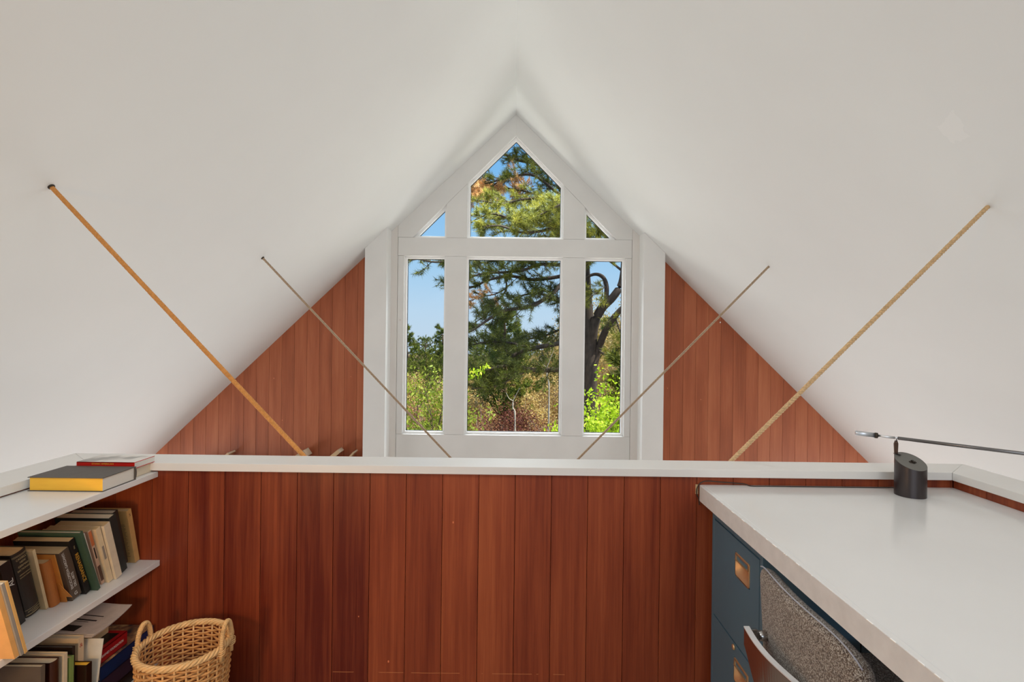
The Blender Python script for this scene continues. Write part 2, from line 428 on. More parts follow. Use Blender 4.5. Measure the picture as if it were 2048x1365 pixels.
wins = [[(-1.069, 1.033), (-.718, 1.033), (-.718, zi(.718))],
        [(-.497, 1.033), (.508, 1.033), (.508, zi(.508)), (0.005, 2.107), (-.497, zi(.497))],
        [(.735, 1.033), (1.069, 1.033), (.735, zi(.735))],
        [(WL, -1.035), (-.718, -1.035), (-.718, .838), (WL, .838)],
        [(-.507, -1.035), (.512, -1.035), (.512, .838), (-.507, .838)],
        [(.733, -1.035), (WR, -1.035), (WR, .838), (.733, .838)]]
for i, p in enumerate(wins):
    root = sroot('window_%d' % (i+1), (sum(a for a, b in p)/len(p), YG+.06, min(b for a, b in p)))
    wd = .022
    m = MB(); o_ = inset(p, -.006); n_ = inset(p, wd); ring(m, o_, n_, YG+.045, YG+.085); m.obj('window_frame', M['bead'], root, bevel=.002)
    m = MB(); ring(m, inset(p, wd-.001), inset(p, wd+.005), YG+.082, YG+.092); m.obj('shadow_edge', M['paneshadow'], root)
    m = MB(); m.prism(inset(p, wd), YG+.086, YG+.090); m.obj('pane', M['glass'], root)
# exterior trim so the joinery has depth outside
m = MB()
for i, p in enumerate(wins): ring(m, inset(p, -.05 if i < 3 else -.06), inset(p, .002), YG+.086, YG+.12)
m.obj('outer_casing', M['white'], bpy.data.objects['wall_front'])
M['knob'] = mat('small_white_peg', (.85, .83, .8), .4)
m = MB(); m.lathe([(0, 0), (.006, 0), (.008, .008), (.006, .014), (0, .015)], 12, mtx=Matrix.Translation((2.164, YG, .178)) @ Matrix.Rotation(PI/2, 4, 'X'))
tag(m.obj('wall_peg', M['knob']), 'tiny white peg on the right wooden gable boards under the sloped ceiling', 'peg')

# ------------------------------------------------------------------ ropes
M['ropeL'] = mat('golden_rope', rgb(206, 142, 74), .85, var=.12, vs=120)
M['ropeR'] = mat('tan_rope', rgb(205, 172, 128), .85, var=.22, vs=120)
M['ropeF'] = mat('grey_rope', rgb(172, 150, 124), .85, var=.2, vs=120)
M['iron'] = mat('dark_iron', rgb(60, 52, 44), .5, metal=.6)
M['beam'] = mat('hung_beam_wood', rgb(150, 90, 55), .6, var=.2, vs=6, stretch=(6, 1, 6))
def rope(u0, v0, u1, v1, Y, rad, material, label, turns):
    p0 = px(u0, v0, Y); p1 = px(u1, v1, Y)
    # from the roof plane down to the hung beam under the ridge
    d = (p1-p0); t0 = 0
    for _ in range(60):
        q_ = p0 - d*t0*.001
        if q_.z >= roof(q_.x): break
        t0 += 1
    top = p0 - d*t0*.001
    s1 = (abs(p0.x)-.05)/abs(d.x); bot = p0 + d*s1
    L = (bot-top).length; ax = (bot-top).normalized()
    N = ax.cross(Vector((0, 1, 0))).normalized(); B = ax.cross(N)
    root = thing('rope', top, label, 'rope', 'ropes running from the sloped ceiling')
    m = MB(); n = int(L/.004) if Y < 3 else int(L/.008)
    for s_ in range(3):
        pts = []
        for i in range(n+1):
            f = i/n; a = 2*PI*(turns*f*L + s_/3)
            pts.append(top+ax*(L*f)+(N*math.cos(a)+B*math.sin(a))*rad*.48)
        m.tube(pts, rad*(.66 if turns > 40 else .58), 6)
    m.obj('rope_strands', material, root)
    m = MB(); nrm = Vector((math.copysign(SL, -top.x), 0, -1)).normalized()
    mt = Matrix.Translation(top + Vector((0, 0, 0))) @ nrm.to_track_quat('Z', 'Y').to_matrix().to_4x4()
    m.lathe([(0, .0), (rad*1.5, .0), (rad*1.5, .003), (rad*1.15, .007), (0, .007)], 16, mtx=mt)
    m.obj('anchor_ring', M['iron'], root)
rope(113, 385, 607, 912, 2.03, .0086, M['ropeL'], 'thick golden rope from the left ceiling slope, nearest on the left', 42)
rope(1984.5, 405, 1463, 922, 2.03, .0086, M['ropeR'], 'thick pale tan rope from the right ceiling slope, nearest on the right', 28)
rope(527, 518, 900, 915, 3.77, .0086, M['ropeF'], 'thin distant rope on the left crossing in front of the left post', 28)
rope(1540, 531, 1155, 920, 3.77, .0086, M['ropeF'], 'thin distant rope on the right crossing in front of the right post', 28)
m = MB(); m.box(-.045, .045, 1.975, 3.95, -1.50, -1.36)
tag(m.obj('hanging_beam', M['beam'], bevel=.004), 'wooden beam hung from the ropes beyond the half wall', 'beam')

# ------------------------------------------------------------------ ledge with books on the far gable wall
def hollow_book(): pass
M['page'] = mat('book_pages', rgb(226, 214, 190), .9, var=.07, vs=60, stretch=(1, 40, 1))
M['pageold'] = mat('aged_book_pages', rgb(206, 178, 132), .9, var=.1, vs=60, stretch=(1, 40, 1))
M['pagewhite'] = mat('white_book_pages', rgb(228, 226, 218), .9, var=.04, vs=60, stretch=(1, 1, 40))
M['pagegold'] = mat('gilt_page_edges', rgb(255, 192, 60), .6, var=.05, vs=14, stretch=(1, 1, 5))
def cover(name, r, g, b_, rough=.5, var=.07): return mat('cover_'+name, rgb(r, g, b_), rough, var=var, vs=30, bump=.05, bs=200)

def text_mesh(body, size, material, name, parent, origin, right, up, align='LEFT', bold=0, sx=1.0):
    """lettering as real thin relief on the surface"""
    cu = bpy.data.curves.new('t', 'FONT'); cu.body = body; cu.size = size; cu.align_x = align; cu.align_y = 'CENTER'
    cu.extrude = .00012; cu.offset = bold; cu.resolution_u = 3; cu.space_line = .8
    o = bpy.data.objects.new('t', cu); COL.objects.link(o)
    dg = bpy.context.evaluated_depsgraph_get(); me = bpy.data.meshes.new_from_object(o.evaluated_get(dg))
    bpy.data.objects.remove(o); bpy.data.curves.remove(cu)
    right = Vector(right).normalized(); up = Vector(up).normalized(); nr = right.cross(up)
    o0 = Vector(parent['_o'])
    M4 = Matrix((( right.x*sx, up.x, nr.x, origin[0]-o0[0]), (right.y*sx, up.y, nr.y, origin[1]-o0[1]), (right.z*sx, up.z, nr.z, origin[2]-o0[2]), (0, 0, 0, 1)))
    me.transform(M4); me.name = name; me.materials.clear(); me.materials.append(material)
    ob = bpy.data.objects.new(name, me); COL.objects.link(ob); ob.parent = parent; ob['_o'] = tuple(o0)
    return ob
M['inkwhite'] = mat('ink_white', (.8, .78, .72), .6, var=0)
M['inkgold'] = mat('ink_gold', rgb(226, 168, 58), .4, var=0)
M['inkcream'] = mat('ink_faded_gold', rgb(196, 176, 130), .5, var=0)
M['inkdark'] = mat('ink_dark', rgb(45, 38, 34), .7, var=0)
M['inkred'] = mat('ink_red', rgb(190, 80, 60), .7, var=0)
M['inkblue'] = mat('ink_pale_blue', rgb(120, 150, 190), .6, var=0)

def book(loc, wdt, h, t_, cov, pages, label, tilt=0, yaw=0, lie=False, rounded=False, board=.0018, over=.003, texts=(), group=None, name='book', rot=None):
    """spine on the local +x face, width along -x, thickness along +y, height along +z"""
    root = thing(name, loc, label, 'book', group)
    X = Matrix.Translation(Vector(loc))
    if rot is not None: X = X @ rot
    elif lie:     # lying flat, spine to +x, height along +y
        X = X @ Matrix.Rotation(R(yaw), 4, 'Z') @ Matrix(((1, 0, 0, 0), (0, 0, 1, 0), (0, 1, 0, 0), (0, 0, 0, 1)))
    else: X = X @ Matrix.Rotation(R(yaw), 4, 'Z') @ Matrix.Rotation(R(tilt), 4, 'X')
    m = MB()
    b = board
    if rounded:
        prof = [(-wdt, 0), (-.004, 0)] + [(-.004+.009*math.sin(a), t_/2-t_/2*math.cos(a)) for a in [PI*i/10 for i in range(1, 10)]] + [(-.004, t_), (-wdt, t_)]
        inn = [(-wdt, t_-b), (-.005, t_-b)] + [(-.005+.007*math.sin(a), t_/2+(t_/2-b)*math.cos(a)) for a in [PI*i/10 for i in range(1, 10)]] + [(-.005, b), (-wdt, b)]
        m.prism(prof+inn, 0, h, axis='Z', mtx=X)
    else:
        m.prism([(-wdt, 0), (0, 0), (0, t_), (-wdt, t_), (-wdt, t_-b), (-b, t_-b), (-b, b), (-wdt, b)], 0, h, axis='Z', mtx=X)
    m.obj('cover', cov, root, bevel=.0005 if not rounded else 0, seg=1)
    m = MB(); m.box(-wdt+over, -b*1.0-.0002, b+.0001, t_-b-.0001, over, h-over, mtx=X)
    m.obj('pages', pages, root)
    for (body, size, inkm, pos, z, mode, al, sx) in texts:
        # mode: 'up' bottom-to-top, 'down' top-to-bottom, 'across'
        e = .0096-.004 if rounded else .0003
        o_ = X @ Vector((e, pos*t_, z*h))
        ex = {'up': (0, 0, 1), 'down': (0, 0, -1), 'across': (0, 1, 0)}[mode]; uy = {'up': (0, -1, 0), 'down': (0, 1, 0), 'across': (0, 0, 1)}[mode]
        rr = X.to_3x3()
        right = rr @ Vector(ex); up = rr @ Vector(uy)
        if lie:      # the swap mirrors the axes, so lettering is laid out in world terms
            right = rr @ Vector((0, 0, 1)); up = Vector((0, 0, 1))
        text_mesh(body, size, inkm, 'spine_lettering', root, o_, right, up, al, 0, sx)
    return root

# ledge on the gable
root = thing('wall_ledge', (-2.35, 5.3, -1.41), 'narrow wooden ledge along the far gable boards behind the half wall', 'shelf')
m = MB(); m.box(-3.3, PLO-.004, 5.18, YG-.001, -1.41, -1.385); m.obj('ledge_board', M['beam'], root, bevel=.002)
for x in (-3.2, -2.4, -1.65):
    m = MB(); m.prism([(YG-.001, -1.411), (YG-.18, -1.411), (YG-.001, -1.56)], x-.01, x+.01, axis='X')
    m.obj('ledge_bracket', M['beam'], root)
def far_book(right, top, t_, tilt, lab, cov):
    sn, cs = math.sin(R(tilt)), math.cos(R(tilt)); h = (top+1.385-t_*sn)/cs
    rot = Matrix.Rotation(R(tilt), 4, 'Y') @ Matrix.Rotation(-PI/2, 4, 'Z')
    return book((right-h*sn-t_*cs, 5.22, -1.3835+t_*sn), .14, h, t_, cov, M['page'], lab, rot=rot, group='books on the far gable ledge')
M['covgrey'] = cover('grey_tan', 168, 146, 118); M['covtan2'] = cover('tan', 190, 160, 122)
far_book(-2.075, -1.178, .075, 55, 'widest pale book leaning on the far gable ledge, behind the golden rope', M['covgrey'])
far_book(-1.745, -1.170, .04, 50, 'pale tan book leaning on the far ledge, middle of the three left of the post', M['covtan2'])
far_book(-1.60, -1.190, .018, 42, 'thin brown book on the far ledge, closest to the left white post', M['covtan2'])
far_book(-2.87, -1.212, .02, 52, 'thin tan book on the far ledge, farthest left of them', M['covtan2'])

# ------------------------------------------------------------------ bookshelf along the left wall
root = thing('bookshelf', (-1.40, 0, -1.31), 'white painted built-in bookshelf with open shelves against the left half wall', 'bookshelf')
SX0 = IX0-.010
for z, xf, nm in ((-.503, -1.280, 'top_shelf'), (-.824, -1.270, 'middle_shelf'), (-1.19, -1.270, 'bottom_shelf')):
    m = MB(); m.box(SX0, xf, .15, PY-.0008, z-.020, z); m.obj(nm, M['shelf'], root, bevel=.0012)
m = MB(); m.box(SX0, -1.285, .13, .1495, -1.309, -.503); m.obj('end_panel', M['shelf'], root, bevel=.001)
m = MB(); m.box(SX0, -1.295, .15, PY-.001, -1.309, -1.2105); m.obj('kick_board', M['shelf'], root)

S = -.8238
G = 'books leaning on the middle shelf'
c = cover
book((-1.339, 1.838, S), .17, .204, .021, c('kraft', 206, 164, 104), M['pageold'], 'tan paperback with plain spine, farthest back against the wooden wall', 12.8, group=G,
     texts=[('S', .014, M['inkdark'], .5, .9, 'across', 'CENTER', 1)])
book((-1.359, 1.797, S), .15, .209, .034, c('darkbrown', 58, 42, 34), M['page'], 'dark brown hardback set back beside the tan paperback', 14.4, group=G)
book((-1.325, 1.752, S), .18, .216, .030, c('greenblack', 46, 52, 48), M['page'], 'tall green black hardback with cream page tops', 15.2, group=G)
book((-1.310, 1.712, S), .16, .206, .026, c('creamwhite', 224, 210, 184), M['pageold'], 'thick cream white paperback left of the green black book', 16, board=.001, over=.0005, group=G,
     texts=[('IL RITORNO', .007, M['inkdark'], .5, .75, 'down', 'LEFT', 1)][:0])
book((-1.317, 1.6905, S), .16, .204, .018, c('cream', 226, 206, 170), M['pageold'], 'cream paperback with a small grey title block on its spine', 16.5, board=.001, over=.0005, group=G)
book((-1.330, 1.6765, S), .15, .203, .0125, c('pinkorange', 214, 176, 150), M['pageold'], 'pinkish paperback with an orange block at the top of its spine', 17, board=.001, over=.0005, group=G)
book((-1.334, 1.656, S), .15, .198, .017, c('chalk', 222, 214, 202), M['page'], 'narrow white paperback with a small dark emblem at the spine foot', 18, board=.001, over=.0005, group=G,
     texts=[('S', .012, M['inkdark'], .5, .06, 'across', 'CENTER', 1)])
book((-1.312, 1.638, S), .19, .222, .012, c('forest', 62, 88, 70), M['page'], 'thin green hardback standing taller than its neighbours', 19, group=G)
book((-1.329, 1.6135, S), .17, .202, .020, c('black', 24, 20, 19), M['pageold'], 'black paperback with gold capital lettering down the spine', 19, board=.001, over=.0005, group=G,
     texts=[('RENAISSANCE', .0165, M['inkgold'], .5, .74, 'down', 'LEFT', 1.02), ('THE', .006, M['inkcream'], .5, .88, 'down', 'LEFT', 1)])
book((-1.336, 1.5715, S), .16, .172, .035, c('umber', 92, 76, 62), M['pageold'], 'thick grey brown paperback with white encyclopedia lettering', 16.6, board=.001, over=.0005, group=G,
     texts=[('ENCICLOPEDIA GARZANTI', .0115, M['inkwhite'], .32, .21, 'up', 'LEFT', .92), ('DELL ARTE', .0115, M['inkwhite'], .66, .21, 'up', 'LEFT', .92), ('G', .016, M['inkwhite'], .5, .09, 'across', 'CENTER', 1)])
book((-1.348, 1.565, S), .14, .168, .0035, c('orangesheet', 226, 148, 66), M['pageold'], 'thin orange booklet between the encyclopedia and the worn orange book', 15.5, board=.0006, over=.0002, group=G)
# folded flap of orange paper
m = MB(); th = R(15.5); bx = (-1.3465, 1.560)
def flp(x, z): return (x, bx[1]-z*math.sin(th)-.0005, S+z*math.cos(th))
m.add([flp(-1.352, .072), flp(-1.322, .022), flp(-1.350, .024), (-1.352, flp(0, .072)[1]+.0012, flp(0, .072)[2]), (-1.322, flp(0, .022)[1]+.0012, flp(0, .022)[2]), (-1.35, flp(0, .024)[1]+.0012, flp(0, .024)[2])],
      [(0, 1, 2), (5, 4, 3), (0, 3, 4, 1), (1, 4, 5, 2), (2, 5, 3, 0)])
tag(m.obj('paper_slip', _mats['cover_orangesheet']), 'triangular orange paper corner sticking out in front of the encyclopedia', 'paper')
book((-1.363, 1.533, S), .13, .148, .029, c('leather', 186, 112, 52, .55), M['pageold'], 'short worn orange brown hardback with creased spine', 12.8, rounded=True, group=G,
     texts=[('~~', .012, M['inkdark'], .5, .86, 'across', 'CENTER', 1)][:0])
book((-1.371, 1.522, S), .15, .198, .009, c('ivory', 224, 200, 156), M['pageold'], 'thin ivory book squeezed beside the black dictionary', 13.5, board=.001, over=.0005, group=G)
d_ = book((-1.384, 1.4745, S), .145, .205, .0455, c('dictblack', 50, 42, 36, .45), M['pageold'], 'thick black dictionary with rounded spine and pale title lines', 14, rounded=True, group=G,
     texts=[("CASSELL'S", .0085, M['inkcream'], .5, .90, 'across', 'CENTER', .95), ('NEW', .0085, M['inkcream'], .5, .845, 'across', 'CENTER', .9), ('GERMAN', .0085, M['inkcream'], .5, .79, 'across', 'CENTER', .95),
            ('DICTIONARY', .0075, M['inkcream'], .5, .735, 'across', 'CENTER', .9), ('GERMAN-ENGLISH', .0046, M['inkcream'], .5, .665, 'across', 'CENTER', .95), ('ENGLISH-GERMAN', .0046, M['inkcream'], .5, .625, 'across', 'CENTER', .95),
            ('FUNK & WAGNALLS', .0046, M['inkcream'], .5, .085, 'across', 'CENTER', .95), ('COMPANY', .004, M['inkcream'], .5, .06, 'across', 'CENTER', 1)])
def spine_block(lab, x, y, tilt, t_, h, z0, z1, material, name='title_block', y0=.12, y1=.88):
    o = [q for q in bpy.data.objects if q.get('label', '').startswith(lab)][0]
    Xm = Matrix.Translation(Vector((x, y, S))) @ Matrix.Rotation(R(tilt), 4, 'X')
    mb = MB(); mb.box(.0001, .0005, t_*y0, t_*y1, h*z0, h*z1, mtx=Xm); mb.obj(name, material, o)
spine_block('cream paperback with', -1.317, 1.6905, 16.5, .018, .204, .42, .66, mat('grey_title_block', rgb(150, 140, 128)), y0=.3, y1=.75)
spine_block('pinkish', -1.330, 1.6765, 17, .0125, .203, .72, .98, mat('orange_title_block', rgb(214, 120, 70)), y0=.1, y1=.95)
spine_block('pinkish', -1.330, 1.6765, 17, .0125, .203, .48, .68, M['inkdark'], y0=.35, y1=.7)
spine_block('pinkish', -1.330, 1.6765, 17, .0125, .203, .06, .34, mat('brown_title_block', rgb(96, 66, 54)), y0=.1, y1=.95)
o = [q for q in bpy.data.objects if q.get('label', '').startswith('tan paperback')][0]
Xm = Matrix.Translation(Vector((-1.339, 1.838, S))) @ Matrix.Rotation(R(12.8), 4, 'X'); m = MB()
for i in range(26): m.box(-.034, -.016+.003*math.sin(i*2.3), -.0004, -.0001, .150-.005*i, .152-.005*i, mtx=Xm)
m.obj('printed_lines', mat('faded_print', rgb(150, 118, 78)), o)
# three fine gilt rules on the dictionary spine
X = Matrix.Translation(Vector((-1.384, 1.4745, S))) @ Matrix.Rotation(R(14), 4, 'X')
for z in (.94, .955, .11, .035, .028):
    m = MB(); pr = [(-.004+.0094*math.sin(a), .02275-.02275*math.cos(a)) for a in [PI*i/12 for i in range(1, 12)]]
    m.tube([X @ Vector((x, y, z*.205)) for x, y in pr], .0004, 4)
    m.obj('spine_rule', M['inkcream'], d_)
book((-1.362, 1.420, S), .15, .20, .030, c('blackgloss', 38, 34, 32, .35), M['page'], 'black book with white spine lettering at the left edge of the picture', 14, group=G,
     texts=[('AL', .020, M['inkwhite'], .62, .62, 'up', 'LEFT', 1)])
book((-1.235, 1.3125, S), .25, .214, .0075, c('manila', 220, 176, 108), M['pageold'], 'tan booklet at the right of the three leaning out over the shelf edge', 14.6, board=.0008, over=.0003, group='leaning booklets over the shelf edge')
book((-1.236, 1.3035, S), .25, .213, .0085, c('slategrey', 150, 146, 140), M['page'], 'grey booklet in the middle of the three leaning out over the shelf edge', 14.6, board=.0008, over=.0003, group='leaning booklets over the shelf edge')
book((-1.240, 1.2905, S), .25, .213, .0125, c('oatmeal', 224, 172, 106), M['page'], 'broad oatmeal coloured book nearest the viewer, its cover lit warm', 14.6, board=.0008, over=.0003, group='leaning booklets over the shelf edge')

# books lying on top shelf
def lying(x0, x1, y0, y1, z0, z1, cov, pages, label, spine='+y', board=.0022, over=.004, gold=None, group=None, texts=()):
    root = thing('book', ((x0+x1)/2, (y0+y1)/2, z0), label, 'book', group)
    m = MB()
    m.box(x0, x1, y0, y1, z0, z0+board); m.box(x0, x1, y0, y1, z1-board, z1)
    if spine == '+y':
        n = 8; pts = [(y1-.003+.006*math.sin(PI*i/n), z0+(z1-z0)*i/n) for i in range(n+1)]
        m.prism(pts+[(y1-.006, z1-board), (y1-.006, z0+board)], x0, x1, axis='X')
        m.obj('cover', cov, root, bevel=.0004, seg=1)
        pb = (x0+over, x1-over, y0+over, y1-.0062, z0+board+.0001, z1-board-.0001)
    elif spine == '-y':
        m.box(x0, x1, y0, y0+board, z0, z1); m.obj('cover', cov, root, bevel=.0004, seg=1)
        pb = (x0+over*.3, x1-over*.3, y0+board+.0002, y1-over*.3, z0+board+.0001, z1-board-.0001)
    elif spine == '+x':
        m.box(x1-board, x1, y0, y1, z0, z1); m.obj('cover', cov, root, bevel=.0004, seg=1)
        pb = (x0+over, x1-board-.0002, y0+over, y1-over, z0+board+.0001, z1-board-.0001)
    m = MB(); m.box(*pb)
    if gold: 
        m.mi[2] = 1     # front edge gilt
        m.obj('pages', [pages, gold], root)
    else: m.obj('pages', pages, root)
    for (body, size, inkm, o_, right, up, al, sx) in texts: text_mesh(body, size, inkm, 'spine_lettering', root, o_, right, up, al, 0, sx)
    return root
lying(-1.518, -1.281, 1.614, 1.757, -.5028, -.4585, c('charcoal', 88, 82, 76, .6), M['pagewhite'], 'thick charcoal hardback with gilt page edges lying on the top shelf', gold=M['pagegold'])
lying(-1.50, -1.30, 1.764, 1.8615, -.5028, -.4685, c('beigecloth', 208, 196, 176), M['page'], 'beige book lying under the red spined paperback on the top shelf', spine='-y')
rb = lying(-1.49, -1.292, 1.762, 1.8625, -.4683, -.4465, c('redspine', 196, 24, 12, .35), M['pagewhite'], 'white covered paperback with bright red spine on top of the beige book', spine='-y', over=.001,
     texts=[('ETHNIC AMERICAN', .0085, M['inkgold'], (-1.40, 1.7616, -.4525), (1, 0, 0), (0, 0, 1), 'CENTER', 1)])
def jacket():
    m = bpy.data.materials.new('printed_jacket'); m.use_nodes = True; n = m.node_tree; L = n.links.new
    b = n.nodes['Principled BSDF']; b.inputs['Roughness'].default_value = .3
    tc = n.nodes.new('ShaderNodeTexCoord'); nz = n.nodes.new('ShaderNodeTexNoise'); nz.inputs['Scale'].default_value = 13; nz.inputs['Detail'].default_value = 2
    L(tc.outputs['Object'], nz.inputs[0]); rp = n.nodes.new('ShaderNodeValToRGB'); e = rp.color_ramp.elements
    e[0].position = .38; e[0].color = (*rgb(150, 146, 140), 1); e[1].position = .55; e[1].color = (*rgb(226, 220, 212), 1)
    L(nz.outputs[0], rp.inputs[0]); L(rp.outputs[0], b.inputs[0]); return m
m = MB(); m.box(-1.4898, -1.2922, 1.7645, 1.8623, -.4464, -.4460); m.obj('jacket_front', jacket(), rb)

# bottom shelf: upright books
S2 = -1.1898
G2 = 'upright books on the bottom shelf'
def up(x, y, top, wd, t_, cov, pg, lab, **k): return book((x, y, S2), wd, top-S2, t_, cov, pg, lab, 0, group=G2, **k)
up(-1.285, 1.412, -.922, .20, .014, c('greysatin', 96, 88, 80, .35), M['page'], 'grey hardback standing frontmost on the bottom shelf', texts=[('FRANK STELLA', .009, M['inkwhite'], .5, .78, 'down', 'LEFT', 1)][:0])
b_ = up(-1.290, 1.446, -.934, .20, .030, c('mahogany', 58, 26, 16, .3), M['page'], 'dark mahogany hardback with rounded spine on the bottom shelf', rounded=True, texts=[('Cerf', .013, M['inkwhite'], .5, .88, 'down', 'LEFT', 1)][:0])
up(-1.288, 1.4875, -.934, .20, .0135, c('bone', 216, 200, 172), M['page'], 'bone coloured book beside the green one on the bottom shelf')
up(-1.290, 1.510, -.959, .17, .0155, c('leaf', 128, 152, 84), M['pageold'], 'soft green book on the bottom shelf')
up(-1.298, 1.5285, -.939, .21, .0105, c('espresso', 44, 30, 24, .35), M['pagewhite'], 'thin dark book with white page tops behind the green one', board=.0025)
up(-1.312, 1.566, -.935, .20, .021, c('sketch', 222, 196, 160), M['page'], 'cream book with a reddish drawing on its spine on the bottom shelf', texts=[('&', .018, M['inkred'], .5, .9, 'across', 'CENTER', 1)])
up(-1.268, 1.543, -1.001, .13, .0215, c('bookblack', 42, 22, 14, .3), M['pagegold'], 'short dark brown book with yellow page tops on the bottom shelf')
# slanting pamphlet
rot = Matrix.Rotation(R(-9), 4, 'X')
book((-1.272, 1.5735, S2), .16, .232, .0025, c('pamphlet', 226, 220, 206), M['page'], 'thin white pamphlet slanting beside the stacked books', rot=Matrix.Rotation(R(-9.5), 4, 'X'), board=.0005, over=.0002)
# lying stack
def flat(x1, y0, y1, z0, z1, wd, cov, pg, lab, texts=(), board=.0025):
    return lying(x1-wd, x1, y0, y1, z0, z1, cov, pg, lab, spine='+x', board=board, group='books stacked flat on the bottom shelf', texts=texts)
flat(-1.286, 1.618, 1.850, S2, -1.1500, .20, c('pitch', 22, 18, 20, .4), M['pageold'], 'black book at the bottom of the flat stack')
flat(-1.284, 1.618, 1.850, -1.1498, -1.0980, .22, c('plum', 58, 42, 66, .5), M['page'], 'dark purple book under the blue one in the flat stack')
flat(-1.280, 1.612, 1.850, -1.0978, -1.0520, .22, c('navy', 22, 48, 96, .35), M['page'], 'large navy blue book in the middle of the flat stack',
     texts=[('MADE IN THE MIDDLE AGES', .012, M['inkblue'], (-1.2796, 1.625, -1.074), (0, 1, 0), (0, 0, 1), 'LEFT', 1)][:0])
m = MB(); m.box(-1.498, -1.2805, 1.6125, 1.8495, -1.0519, -1.0516)
def scene_print():
    m = bpy.data.materials.new('landscape_print'); m.use_nodes = True; n = m.node_tree; L = n.links.new
    b = n.nodes['Principled BSDF']; b.inputs['Roughness'].default_value = .35
    tc = n.nodes.new('ShaderNodeTexCoord'); nz = n.nodes.new('ShaderNodeTexNoise'); nz.inputs['Scale'].default_value = 26; nz.inputs['Detail'].default_value = 5
    L(tc.outputs['Object'], nz.inputs[0]); rp = n.nodes.new('ShaderNodeValToRGB'); e = rp.color_ramp.elements
    e[0].position = .35; e[0].color = (*rgb(60, 62, 66), 1); e[1].position = .6; e[1].color = (*rgb(206, 168, 118), 1)
    x = e.new(.48); x.color = (*rgb(150, 110, 80), 1)
    L(nz.outputs[0], rp.inputs[0]); L(rp.outputs[0], b.inputs[0]); return m
M['print'] = scene_print()
nb = [o for o in bpy.data.objects if o.get('label', '').startswith('large navy')][0]
m.obj('jacket_picture', M['print'], nb)
rbk = flat(-1.291, 1.606, 1.738, -1.0512, -1.0080, .20, c('crimson', 170, 24, 30, .35), M['page'], 'crimson book with white lettering in the flat stack',
     texts=[('THE BARNES FOUNDATION', .0118, M['inkwhite'], (-1.2906, 1.611, -1.0305), (0, 1, 0), (0, 0, 1), 'LEFT', .74)])
m = MB(); m.box(-1.470, -1.306, 1.612, 1.722, -1.0079, -1.0075); m.obj('jacket_picture', M['iron'], rbk)
flat(-1.345, 1.617, 1.726, -1.0073, -.962, .16, c('wheat', 226, 206, 160), M['page'], 'thick cream book on top of the crimson one', board=.001)
# newspaper draped on the stack
root = thing('newspaper', (-1.40, 1.65, -.95), 'folded newspaper lying across the upright and stacked books', 'newspaper')
m = MB(); nx, ny = 12, 10
def nz_(fx, fy):
    x = -1.522+(.237)*fx; y = 1.592+.158*fy+.018*(1-fx)*0
    z = -.932 + .010*fy*fy + .004*math.sin(fx*5) - .004*math.sin(fy*PI)
    return x, y, z
for lay in range(3):
    vs = []; 
    for top in (0, 1):
        for i in range(nx+1):
            for j in range(ny+1):
                x, y, z = nz_(i/nx, j/ny); vs.append((x-.0022*lay*(i/nx), y-.0015*lay, z-.0032*lay+(0 if top else -.0022)))
    fs = []; q_ = (nx+1)*(ny+1)
    for i in range(nx):
        for j in range(ny):
            a = i*(ny+1)+j; fs.append((q_+a, q_+a+ny+1, q_+a+ny+2, q_+a+1)); fs.append((a, a+1, a+ny+2, a+ny+1))
    for i in range(nx):
        a = i*(ny+1); fs.append((a, a+ny+1, q_+a+ny+1, q_+a)); a += ny; fs.append((a, q_+a, q_+a+ny+1, a+ny+1))
    for j in range(ny):
        a = j; fs.append((a, q_+a, q_+a+1, a+1)); a = nx*(ny+1)+j; fs.append((a, a+1, q_+a+1, q_+a))
    m.add(vs, fs, smooth=False)
M['news'] = mat('newsprint', rgb(206, 192, 182), .9, var=.08, vs=40)
m.obj('pages', M['news'], root)
m = MB()
def on(fx, fy, e=.0006):
    x, y, z = nz_(fx, fy); return (x, y, z+e)
def strip(f0, f1, w0, w1, n=8):
    # printed bar following the sheet; fy across
    vs = []; 
    for i in range(n+1):
        fx = f0+(f1-f0)*i/n; vs += [on(fx, w0), on(fx, w1)]
    m.add(vs, [(2*i, 2*i+2, 2*i+3, 2*i+1) for i in range(n)])
strip(.30, .80, .60, .625); strip(.36, .78, .45, .49); strip(.30, .70, .40, .415)
strip(.22, .70, .06, .27)
for i in range(9): strip(.08, .2, .35+.06*i, .372+.06*i, 3)
m.obj('printed_columns', M['inkdark'], root)

# ------------------------------------------------------------------ wicker basket
M['wick'] = mat('honey_wicker', rgb(214, 160, 98), .55, var=.2, vs=38)
M['wickl'] = mat('pale_wicker', rgb(228, 186, 128), .5, var=.15, vs=38)
BC = (-1.043, 1.652); RT, RB = .1275, .098; ZT, ZB = -1.0, -1.309
root = thing('wicker_basket', (BC[0], BC[1], ZB), 'round honey coloured wicker basket with two looped handles against the wooden wall', 'basket')
def br(z):
    f = (z-ZB)/(ZT-ZB); return RB+(RT-RB)*f + .006*math.sin(PI*f)
m = MB(); NS = 26
for i in range(NS):
    a = 2*PI*i/NS
    m.tube([(BC[0]+br(z)*math.cos(a), BC[1]+br(z)*math.sin(a), z) for z in [ZB+.004+(ZT-ZB-.006)*k/8 for k in range(9)]], .0032, 6)
m.obj('stakes', M['wickl'], root)
m = MB(); nrow = 33; rw = random.Random(3)
